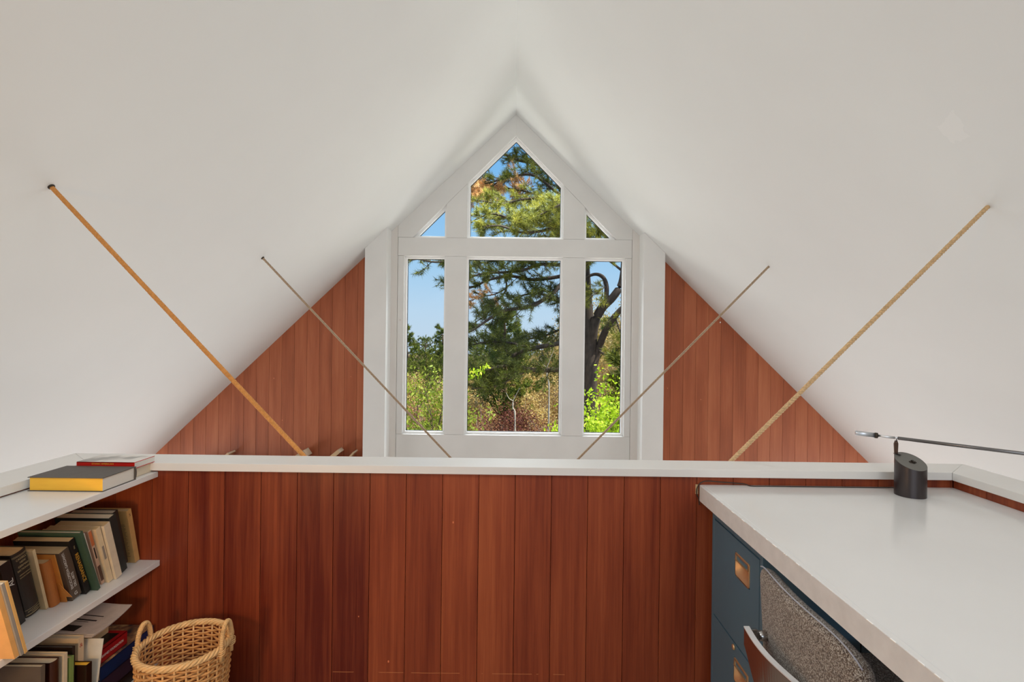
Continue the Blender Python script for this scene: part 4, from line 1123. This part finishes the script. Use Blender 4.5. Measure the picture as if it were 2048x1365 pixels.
m = MB(); m.add([(-90, YG+.5, GZ), (90, YG+.5, GZ), (90, 140, GZ), (-90, 140, GZ)], [(0, 1, 2, 3)])
g_ = m.obj('ground_outdoors', M['ground'], origin=(0, 70, GZ)); g_['kind'] = 'structure'

# --- the big pine close to the house (limbs follow the photograph, set in real depth)
def P3(l): return [np.array(px(u, v, Y)) for u, v, Y in l]
def spath(p, n=5): return np.array([tuple(q) for q in smooth_path([Vector(x) for x in p], n)])
limbs = [  # points (u, v, Y), r0, r1, twig spacing, dead?
 ([(1176, 1110, 12), (1177, 880, 12), (1179, 760, 12), (1178, 690, 12), (1173, 620, 12), (1168, 540, 12), (1162, 460, 12), (1156, 380, 12), (1150, 300, 12), (1140, 200, 12), (1135, 60, 12)], .20, .07, .5, 0),
 ([(1183, 700, 12), (1187, 655, 11.9), (1203, 618, 11.8), (1226, 594, 11.7), (1243, 566, 11.7), (1248, 515, 11.7), (1242, 460, 11.8), (1220, 380, 12)], .125, .05, .4, 0),
 ([(1186, 735, 12), (1196, 700, 12), (1210, 664, 11.8), (1228, 636, 11.6), (1250, 612, 11.4), (1290, 580, 11.2)], .10, .05, .4, 0),
 ([(1211, 608, 11.75), (1213, 575, 11.7), (1206, 555, 11.7), (1190, 549, 11.8), (1170, 556, 11.8)], .062, .03, .3, 0),
 ([(1172, 742, 12), (1125, 739, 11.6), (1080, 741, 11.3), (1047, 737, 11.1), (1020, 731, 10.9), (985, 737, 10.7), (945, 748, 10.5)], .075, .02, .17, 0),
 ([(1060, 739, 11.2), (1040, 748, 11.0), (1020, 759, 10.9), (988, 773, 10.8), (943, 778, 10.7)], .04, .012, .15, 0),
 ([(1047, 739, 11.1), (1010, 749, 11.2), (970, 753, 11.4), (938, 752, 11.5)], .03, .01, .17, 0),
 ([(1175, 672, 12), (1122, 686, 11.7), (1076, 695, 11.5), (1044, 703, 11.3), (1022, 714, 11.2), (1000, 730, 11.0), (972, 744, 10.9), (940, 742, 10.8)], .065, .015, .15, 0),
 ([(1060, 698, 11.4), (1020, 686, 11.2), (980, 684, 11.0), (945, 690, 10.9)], .03, .012, .14, 0),
 ([(1172, 640, 12), (1130, 655, 12.1), (1090, 672, 12.3), (1050, 680, 12.5), (1010, 690, 12.6)], .04, .014, .14, 0),
 ([(1170, 520, 12), (1122, 570, 11.5), (1098, 592, 11.3), (1066, 611, 11.1), (1040, 617, 11.0), (1006, 622, 10.8), (976, 640, 10.7), (948, 659, 10.5), (930, 668, 10.4)], .06, .018, .15, 0),
 ([(1170, 585, 12), (1124, 605, 11.8), (1090, 590, 11.6), (1060, 588, 11.5), (1030, 596, 11.4)], .04, .015, .17, 0),
 ([(1168, 540, 12), (1122, 553, 12.3), (1066, 560, 12.3), (1022, 553, 12.3), (979, 560, 12.3), (936, 577, 12.2), (890, 574, 12.2)], .055, .015, .17, 0),
 ([(1168, 520, 12), (1122, 530, 11.7), (1081, 529, 11.4), (1045, 541, 11.2), (1008, 545, 11.1), (964, 548, 10.9), (930, 560, 10.8)], .05, .015, .14, 0),
 ([(1010, 552, 12.3), (1013, 575, 12.1), (1005, 592, 12), (994, 603, 11.9), (983, 618, 11.9), (970, 632, 11.8), (949, 646, 11.7)], .024, .01, .16, 0),
 ([(1015, 575, 12.1), (992, 588, 12.1), (964, 594, 12.1), (936, 603, 12.1)], .02, .008, .2, 1),
 ([(1165, 500, 12), (1120, 505, 11.8), (1060, 503, 11.5), (1000, 505, 11.3), (940, 512, 11.1), (895, 523, 11.0), (862, 524, 10.9), (838, 519, 10.8), (818, 522, 10.7)], .05, .01, .12, 0),
 ([(1160, 470, 12), (1110, 488, 12.2), (1060, 520, 12.4), (1000, 520, 12.5), (950, 530, 12.5)], .04, .012, .15, 0),
 ([(1158, 440, 12), (1120, 372, 11.9), (1087, 337, 11.8), (1064, 326, 11.8), (1030, 319, 11.8), (1008, 308, 11.8), (990, 300, 11.8)], .06, .02, .12, 0),
 ([(1150, 400, 12), (1118, 388, 11.6), (1070, 352, 11.4), (1030, 352, 11.3), (1001, 359, 11.2), (975, 367, 11.2), (944, 367, 11.2)], .04, .012, .15, 0),
 ([(1001, 359, 11.2), (985, 372, 11.3), (962, 380, 11.4), (938, 384, 11.5), (915, 392, 11.5)], .015, .008, .045, 1),
 ([(1080, 391, 11.5), (1040, 381, 11.5), (1010, 378, 11.5), (975, 388, 11.5), (935, 400, 11.5)], .02, .008, .055, 1),
 ([(1160, 450, 12), (1125, 420, 11.4), (1081, 398, 11.1), (1040, 400, 10.9), (1005, 408, 10.8), (962, 402, 10.7)], .045, .012, .12, 0),
 ([(1160, 480, 12), (1115, 445, 11), (1070, 440, 10.6), (1030, 440, 10.4), (985, 428, 10.2), (950, 440, 10.1)], .045, .012, .10, 0),
 ([(1165, 495, 12), (1125, 455, 10.8), (1085, 462, 10.5), (1040, 465, 10.2), (1000, 452, 10.1), (962, 455, 10.0)], .045, .012, .10, 0),
 ([(1180, 500, 12), (1160, 440, 11), (1130, 410, 10.5), (1100, 420, 10.2), (1075, 432, 10)], .04, .012, .10, 0),
 ([(1152, 330, 12), (1115, 310, 12), (1080, 300, 12), (1050, 285, 12), (1035, 270, 12)], .045, .015, .12, 0),
 ([(1152, 350, 12), (1120, 345, 12.3), (1095, 320, 12.5), (1070, 300, 12.6)], .04, .015, .13, 0),
 ([(1180, 520, 12), (1195, 470, 11.7), (1205, 440, 11.5), (1190, 425, 11.4)], .04, .012, .10, 0),
 ([(1190, 500, 12), (1215, 475, 11.5), (1235, 470, 11.3), (1260, 460, 11.2)], .03, .012, .10, 0),
 ([(1242, 540, 11.7), (1215, 520, 11.5), (1195, 515, 11.4), (1178, 528, 11.3)], .03, .01, .16, 0),
 ([(1213, 572, 11.7), (1195, 585, 11.5), (1183, 592, 11.4)], .014, .008, .12, 0),
 ([(1196, 700, 12), (1215, 712, 11.6), (1235, 700, 11.5), (1255, 690, 11.4)], .03, .01, .13, 0),
 ([(1230, 634, 11.6), (1240, 665, 11.5), (1245, 700, 11.4)], .02, .01, .13, 0),
]
rs = np.random.RandomState(11)
root = thing('pine_tree', (px(1177, 1110, 12).x, 12, GZ), 'big old pine with forked dark trunk filling the middle and right windows', 'tree')
segs = []; TP = []; TD = []; TT = []; DP = []; DD = []
for li, (pl, r0, r1, spc, dead) in enumerate(limbs):
    C = spath(P3(pl), 5); n = len(C); rad = np.linspace(r0, r1, n); 
    if li == 0: C[0, 2] = GZ
    segs.append((C, rad))
    Ls = np.concatenate([[0], np.cumsum(np.linalg.norm(np.diff(C, axis=0), axis=1))]); tot = Ls[-1]
    s = .25*tot if li > 3 else 1e9
    s = .12*tot if spc < .13 else s
    while s < tot:
        p = np.array([np.interp(s, Ls, C[:, a]) for a in range(3)]); j = min(n-2, np.searchsorted(Ls, s)-1); d = unit(C[j+1]-C[j])
        f = s/tot
        side = rs.normal(size=3)*np.array([.5, 1.0, .32]); dd = d*.7+side+np.array([0, 0, .12])
        tl = rs.uniform(.22, .55)*(1.15-.5*f)
        tw = curve(p, dd, tl, 5, rs, .13, .03); segs.append((tw, np.linspace(.009, .004, 6)))
        ends = [(tw[-1], tw[-1]-tw[-2]), (tw[3], tw[3]-tw[2]+rs.normal(size=3)*.05)]
        for _ in range(4):
            q0_ = tw[rs.randint(2, 5)]; t2 = curve(q0_, dd/np.linalg.norm(dd)+rs.normal(size=3)*.6, tl*.5, 3, rs, .15, .05)
            segs.append((t2, np.linspace(.006, .003, 4))); ends.append((t2[-1], t2[-1]-t2[-2]))
        for e_, de in ends:
            if dead: DP.append(e_); DD.append(de)
            else:
                TP.append(e_); TD.append(de); TT.append((.06 if 4 <= li <= 11 else .42 if li >= 22 else .22)+.38*rs.rand())  # lower limbs darker: crown shade painted into needle tone; upper limbs yellower
        s += spc*rs.uniform(.7, 1.4)*.62
V, F, T = tubes_np(segs, 7); tr = np_mesh('trunk_and_limbs', V, F, T, M['bark'], root, root['_o'])
for p_ in tr.data.polygons: p_.use_smooth = True
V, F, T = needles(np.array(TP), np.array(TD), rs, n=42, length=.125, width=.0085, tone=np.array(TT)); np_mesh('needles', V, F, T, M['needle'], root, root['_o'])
V, F, T = needles(np.array(DP), np.array(DD), rs, n=46, length=.10, width=.009, tone=rs.uniform(.2, .8, len(DP))); dn = np_mesh('dead_needles', V, F, T, M['needledead'], root, root['_o'])
dn['label'] = 'dry orange brown needles'

# --- sapling in the left window and the bright shrub low in the right window
def leafy(name, base, top_z, stems, rs, leafm, barkm, label, cat, nl, lsize, spreadr, group=None, asp=.5, bottom=.25, clump=.12, droop=.3, sr=.012):
    """multi-stem shrub: stems fan out of the base, side twigs carry leaf clusters"""
    root = thing(name, base, label, cat, group)
    segs = []; tips = []; H = top_z-base[2]
    for i in range(stems):
        a = rs.uniform(0, 2*PI); ln = rs.uniform(.1, 1)**.5*spreadr
        end = np.array([base[0]+ln*math.cos(a), base[1]+ln*math.sin(a), base[2]+H*rs.uniform(.84, 1.0)*(1-.16*(ln/spreadr)**2)])
        b0 = np.array(base)+rs.normal(size=3)*np.array([.08, .08, 0]); mid = (b0+end)/2+rs.normal(size=3)*spreadr*.1
        mid[2] += H*.08
        C = spath([b0, b0*.6+mid*.4+rs.normal(size=3)*.04*H*.3, mid, mid*.5+end*.5+rs.normal(size=3)*.04*H*.4, end], 4)
        segs.append((C, np.linspace(sr*rs.uniform(.7, 1.3), sr*.3, len(C))))
        for j in range(7):
            k = rs.randint(int(len(C)*bottom), len(C)-1); L_ = H*rs.uniform(.08, .2)
            tw = curve(C[k], unit(C[k+1]-C[k])*.5+rs.normal(size=3)*.6, L_, 4, rs, .15, .02)
            segs.append((tw, np.linspace(sr*.3, sr*.12, 5))); tips += [tw[2], tw[4], tw[3]]
        tips.append(C[-1])
    V, F, T = tubes_np(segs, 5); np_mesh('stems', V, F, T, barkm, root, root['_o'])
    tips = np.array(tips); idx = rs.randint(0, len(tips), nl); cl = rs.uniform(-.25, .25, len(tips))
    P = tips[idx]+rs.normal(size=(nl, 3))*clump*H*.5
    V, F, T = leaves(P, rs, lsize, asp, tone=.5+cl[idx]+rs.uniform(-.25, .25, nl), droop=droop); np_mesh('leaves', V, F, T, leafm, root, root['_o'])
    return root
rs = np.random.RandomState(4)
p = px(1205, 900, 8.2)
leafy('green_shrub', (p.x, 8.2, GZ), px(1200, 772, 8.2).z, 26, rs, M['greenleaf'], M['barkbrown'], 'bright yellow green leafy shrub low in the right window', 'shrub', 9000, .07, .62, clump=.03, bottom=.66, droop=.6)
p = px(826, 900, 9.5)
leafy('green_sapling', (p.x+.25, 9.5, GZ), px(850, 742, 9.5).z, 20, rs, M['yelgreen'], M['bark'], 'thin dark stemmed sapling with green leaves in the left window', 'sapling', 6500, .075, .95, clump=.04, bottom=.55, droop=.9, sr=.016)
# its long side branch reaching into the middle window
p = px(925, 775, 9.0)
root = thing('green_twig_shrub', (p.x-.15, 9.0, GZ), 'small slender green shrub whose leaves show at the left edge of the middle window', 'shrub')
C = spath([(p.x-.15, 9.0, GZ), (p.x-.2, 9.0, -3), (p.x-.1, 9.0, -1.6), tuple(px(935, 757, 9)), tuple(px(955, 743, 9)), tuple(px(974, 733, 9))], 5)
C2 = spath([tuple(px(928, 765, 9)), tuple(px(945, 752, 9)), tuple(px(962, 748, 8.9))], 5)
V, F, T = tubes_np([(C, np.linspace(.014, .003, len(C))), (C2, np.linspace(.006, .002, len(C2)))], 6); np_mesh('stems', V, F, T, M['barkbrown'], root, root['_o'])
k_ = C[-11:]; P = np.concatenate([k_[rs.randint(0, len(k_), 60)], C2[rs.randint(0, len(C2), 40)]])+rs.normal(size=(100, 3))*np.array([.03, .05, .028])
V, F, T = leaves(P, rs, .075, .45, droop=1.2); np_mesh('leaves', V, F, T, M['greenleaf'], root, root['_o'])

# --- scrub wood and treeline behind
def copy_tree(o, loc, rz, sc):
    r = o.copy(); COL.objects.link(r); r.location = (loc[0], loc[1], loc[2]+EH); r.rotation_euler = (0, 0, rz); r.scale = sc
    for ch in list(o.children):
        c2 = ch.copy(); COL.objects.link(c2); c2.parent = r
    return r
def crown_scrub(name, rs, leafm, barkm, H, Wd, nl, ls, label, cat, group, nstem=9, br=.02, loc=(0, 0, GZ), raw=None):
    root = thing(name, loc, label, cat, group) if raw is None else None; segs = []; cl = []
    for i in range(nstem):
        a = rs.uniform(0, 2*PI); ln = rs.uniform(.2, 1)*Wd*.5
        end = np.array([loc[0]+ln*math.cos(a), loc[1]+ln*math.sin(a), loc[2]+H*(1-.45*(ln/(Wd*.5))**2)*rs.uniform(.85, 1)])
        b0 = np.array([loc[0]+.15*ln*math.cos(a), loc[1]+.15*ln*math.sin(a), loc[2]])
        C = spath([b0, b0*.55+end*.45+rs.normal(size=3)*.06*H, end], 5); segs.append((C, np.linspace(br, br*.3, len(C))))
        for j in range(6):
            k = rs.randint(3, len(C)-1); tw = curve(C[k], unit(C[k+1]-C[k])+rs.normal(size=3)*.7, H*rs.uniform(.12, .3), 4, rs, .2, .03)
            segs.append((tw, np.linspace(br*.4, br*.12, 5))); cl += [tw[4], tw[2]]
    V, F, T = tubes_np(segs, 4)
    if raw is None: np_mesh('stems', V, F, T, barkm, root, root['_o'])
    else: raw.append((V-np.array(loc), F, T, 1))
    cl = np.array(cl); idx = rs.randint(0, len(cl), nl); ct = rs.uniform(-.28, .28, len(cl))
    P = cl[idx]+rs.normal(size=(nl, 3))*np.array([.085, .085, .06])*H; P[:, 2] = np.maximum(P[:, 2], loc[2]+.05)
    V, F, T = leaves(P, rs, ls, .5, tone=.5+ct[idx]+rs.uniform(-.25, .25, nl))
    if raw is None: np_mesh('foliage', V, F, T, leafm, root, root['_o'])
    else: raw.append((V-np.array(loc), F, T, 0))
    return root
def small_pine(name, rs, leafm, H, Wd, ntuft, label, group, loc=(0, 0, GZ)):
    root = thing(name, loc, label, 'tree', group); segs = []; TP = []; TD = []
    tk = spath([np.array(loc), np.array(loc)+np.array([rs.normal()*.1, rs.normal()*.1, H*.5]), np.array(loc)+np.array([rs.normal()*.15, rs.normal()*.15, H*.97])], 6)
    segs.append((tk, np.linspace(.02*H, .006*H, len(tk))))
    nb_ = 26
    for i in range(nb_):
        f = .18+.8*i/nb_; z = f*H; a = i*2.4+rs.uniform(-.4, .4); L_ = Wd*.5*(1.12-f)**.7*rs.uniform(.75, 1.1)
        c0 = np.array([np.interp(z+loc[2], tk[:, 2], tk[:, 0]), np.interp(z+loc[2], tk[:, 2], tk[:, 1]), z+loc[2]])
        b = curve(c0, (math.cos(a), math.sin(a), .25), L_, 5, rs, .12, .05); segs.append((b, np.linspace(.006*H, .002*H, 6)))
        for _ in range(max(1, ntuft//nb_)):
            k = rs.uniform(.3, 1)*5; j = min(4, int(k)); p_ = b[j]+(b[j+1]-b[j])*(k-j)+rs.normal(size=3)*L_*.13; TP.append(p_); TD.append(b[j+1]-b[j]+rs.normal(size=3)*L_*.08+np.array([0, 0, L_*.08]))
    V, F, T = tubes_np(segs, 5); np_mesh('trunk_and_limbs', V, F, T, M['barkbrown'], root, root['_o'])
    V, F, T = needles(np.array(TP), np.array(TD), rs, n=16, length=.042*H, width=.0075*H, spread=.8, along=.02*H, tone=rs.uniform(.1, .9, len(TP)))
    np_mesh('needles', V, F, T, leafm, root, root['_o']); return root
kinds = {
 'tan': ('budding_tree', M['tanleaf'], M['barkpale'], 'pale tan budding tree in the scrub wood behind the pine', 'budding trees behind the pine'),
 'brown': ('scrub_shrub', M['brownleaf'], M['barkpale'], 'bare brown twiggy shrub in the thicket low in the windows', 'brown shrubs in the thicket'),
 'maroon': ('maroon_shrub', M['maroonleaf'], M['barkbrown'], 'dark maroon shrub at the bottom of the middle window', 'maroon shrubs in the thicket'),
}
rs = np.random.RandomState(21)
protos = {}; THK = {'V': [], 'F': [], 'T': [], 'm': [], 'b': 0, 'src': []}
def place(kind, x, y, top, wd_):
    if kind == 'brown':
        H = top-GZ
        if len(THK['src']) < 5:
            raw = []; crown_scrub('x', rs, None, None, 3.0, 2.4, 4200, .085, '', '', None, raw=raw); THK['src'].append(raw)
        raw = THK['src'][rs.randint(len(THK['src']))]; a_ = rs.uniform(0, 6.28); ca, sa = math.cos(a_), math.sin(a_)
        for V, F, T, mi in raw:
            W = V*np.array([wd_/2.4, wd_/2.4, H/3.0]); W = np.stack([W[:, 0]*ca-W[:, 1]*sa+x, W[:, 0]*sa+W[:, 1]*ca+y, W[:, 2]+GZ], 1)
            THK['V'].append(W); THK['F'].append(F+THK['b']); THK['T'].append(T); THK['m'].append(np.full(len(F), mi)); THK['b'] += len(W)
        return
    if kind == 'pine':
        H0 = 4.0
        if kind not in protos: protos[kind] = []
        lst = protos[kind]; H = top-GZ
        if len(lst) < 3: 
            r = small_pine('small_pine', rs, M['pinefar'], H, wd_, 420, 'dark green pine in the treeline on the horizon', 'pines in the far treeline', (x, y, GZ)); lst.append((r, H, wd_)); return
        r, H1, w1 = lst[rs.randint(3)]
    else:
        nm, lm, bm, lab, grp = kinds[kind]; lst = protos.setdefault(kind, []); H = top-GZ
        if len(lst) < 3:
            r = crown_scrub(nm, rs, lm, bm, H, wd_, 5200 if kind != 'maroon' else 3000, .075 if y < 24 else .10, lab, 'tree' if kind == 'tan' else 'shrub', grp, loc=(x, y, GZ)); lst.append((r, H, wd_)); return
        r, H1, w1 = lst[rs.randint(3)]
    s_ = H/H1; copy_tree(r, (x, y, GZ), rs.uniform(0, 6.28), (wd_/w1, wd_/w1, s_))
def topz(x, y):
    """height of the scrub canopy: climbs gently with distance and to the right"""
    a = x/y
    sl = np.interp(y, [15, 19, 24, 30, 38, 48, 62], [-.185, -.150, -.118, -.085, -.036, -.014, .003])
    if a > .06: sl += np.interp(a, [.06, .14, .24], [.0, .05, .08])*np.interp(y, [17, 26, 34], [0, 1, 1])
    return sl*y
for y in (15.5, 18, 20.5, 23, 26, 29.5, 33, 38, 43, 49, 56):
    wd_ = y*.075
    x = -.30*y
    while x < .32*y:
        a = x/y; r_ = rs.rand(); t_ = topz(x, y)+rs.normal()*y*.007
        if y > 36: kd = 'pine' if r_ < (.97 if a < .05 else .4) else 'tan'
        elif y > 25: kd = 'tan' if r_ < .62 else ('brown' if r_ < .8 else 'pine')
        elif y > 17.5: kd = 'maroon' if -.04 < a < .11 and y < 21 and r_ > .8 else 'brown' if r_ < .72 else 'tan'
        else: kd = 'maroon' if -.03 < a < .12 and r_ < .75 else 'brown'
        place(kd, x+rs.normal()*.3, y+rs.uniform(-1, 1), max(GZ+1.1, t_), wd_*rs.uniform(1.15, 1.7))
        x += wd_*rs.uniform(.62, .95)
tk_ = np_mesh('scrub_thicket', np.concatenate(THK['V']), np.concatenate(THK['F']), np.concatenate(THK['T']), M['brownleaf'], None, (0, 16, GZ))
tk_.location = (0, 16, GZ+EH); tk_.data.materials.append(M['barkpale'])
tk_.data.polygons.foreach_set('material_index', np.concatenate(THK['m']).astype(np.int32))
tag(tk_, 'brown twiggy scrub thicket filling the bottom of the three tall windows', 'thicket', kind='stuff')
# two taller individual pines
small_pine('round_pine', rs, M['pinefar'], px(1005, 612, 24).z-GZ, 4.0, 800, 'mid-sized green pine standing behind the big pine in the middle window', None, (px(1005, 640, 24).x, 24, GZ))
small_pine('round_pine', rs, M['pinefar'], px(818, 648, 44).z-GZ, 3.4, 500, 'rounded pine crown poking above the treeline at the left window edge', None, (px(816, 640, 44).x, 44, GZ))
small_pine('round_pine', rs, M['pinefar'], px(884, 652, 46).z-GZ, 3.6, 500, 'rounded pine crown above the treeline beside the right edge of the left window', None, (px(884, 640, 46).x, 46, GZ))
small_pine('young_pine', rs, M['needle'], px(1235, 700, 10.2).z-GZ, 1.5, 420, 'young green pine behind the bright shrub at the right window edge', None, (px(1252, 700, 10.2).x, 10.2, GZ))
# bare pale trunks
for (u, v, Y, h, lab) in ((1030, 832, 15.0, .75, 'pale forked bare trunk standing in the thicket of the middle window'),
                          (1098, 775, 17.0, 1.0, 'pale bare trunk in the thicket by the right side of the middle window')):
    b0 = np.array(px(u, v, Y)); t0 = np.array(px(u-4, v-40*h, Y)); g0 = b0.copy(); g0[2] = GZ
    root = thing('bare_trunk', tuple(g0), lab, 'tree')
    C = spath([g0, g0*.5+b0*.5, b0, b0*.5+t0*.5+np.array([-.03, 0, 0]), t0], 5)
    A_ = spath([t0, np.array(px(u-12, v-46*h, Y)), np.array(px(u-18, v-62*h, Y))], 4); B_ = spath([t0, np.array(px(u+3, v-58*h, Y)), np.array(px(u+10, v-75*h, Y))], 4)
    V, F, T = tubes_np([(C, np.linspace(.03, .018, len(C))*(1+.25*np.sin(np.arange(len(C))*1.9))), (A_, np.linspace(.014, .006, len(A_))), (B_, np.linspace(.012, .005, len(B_)))], 7)
    np_mesh('trunk', V, F, T, M['barkpale'], root, root['_o'])
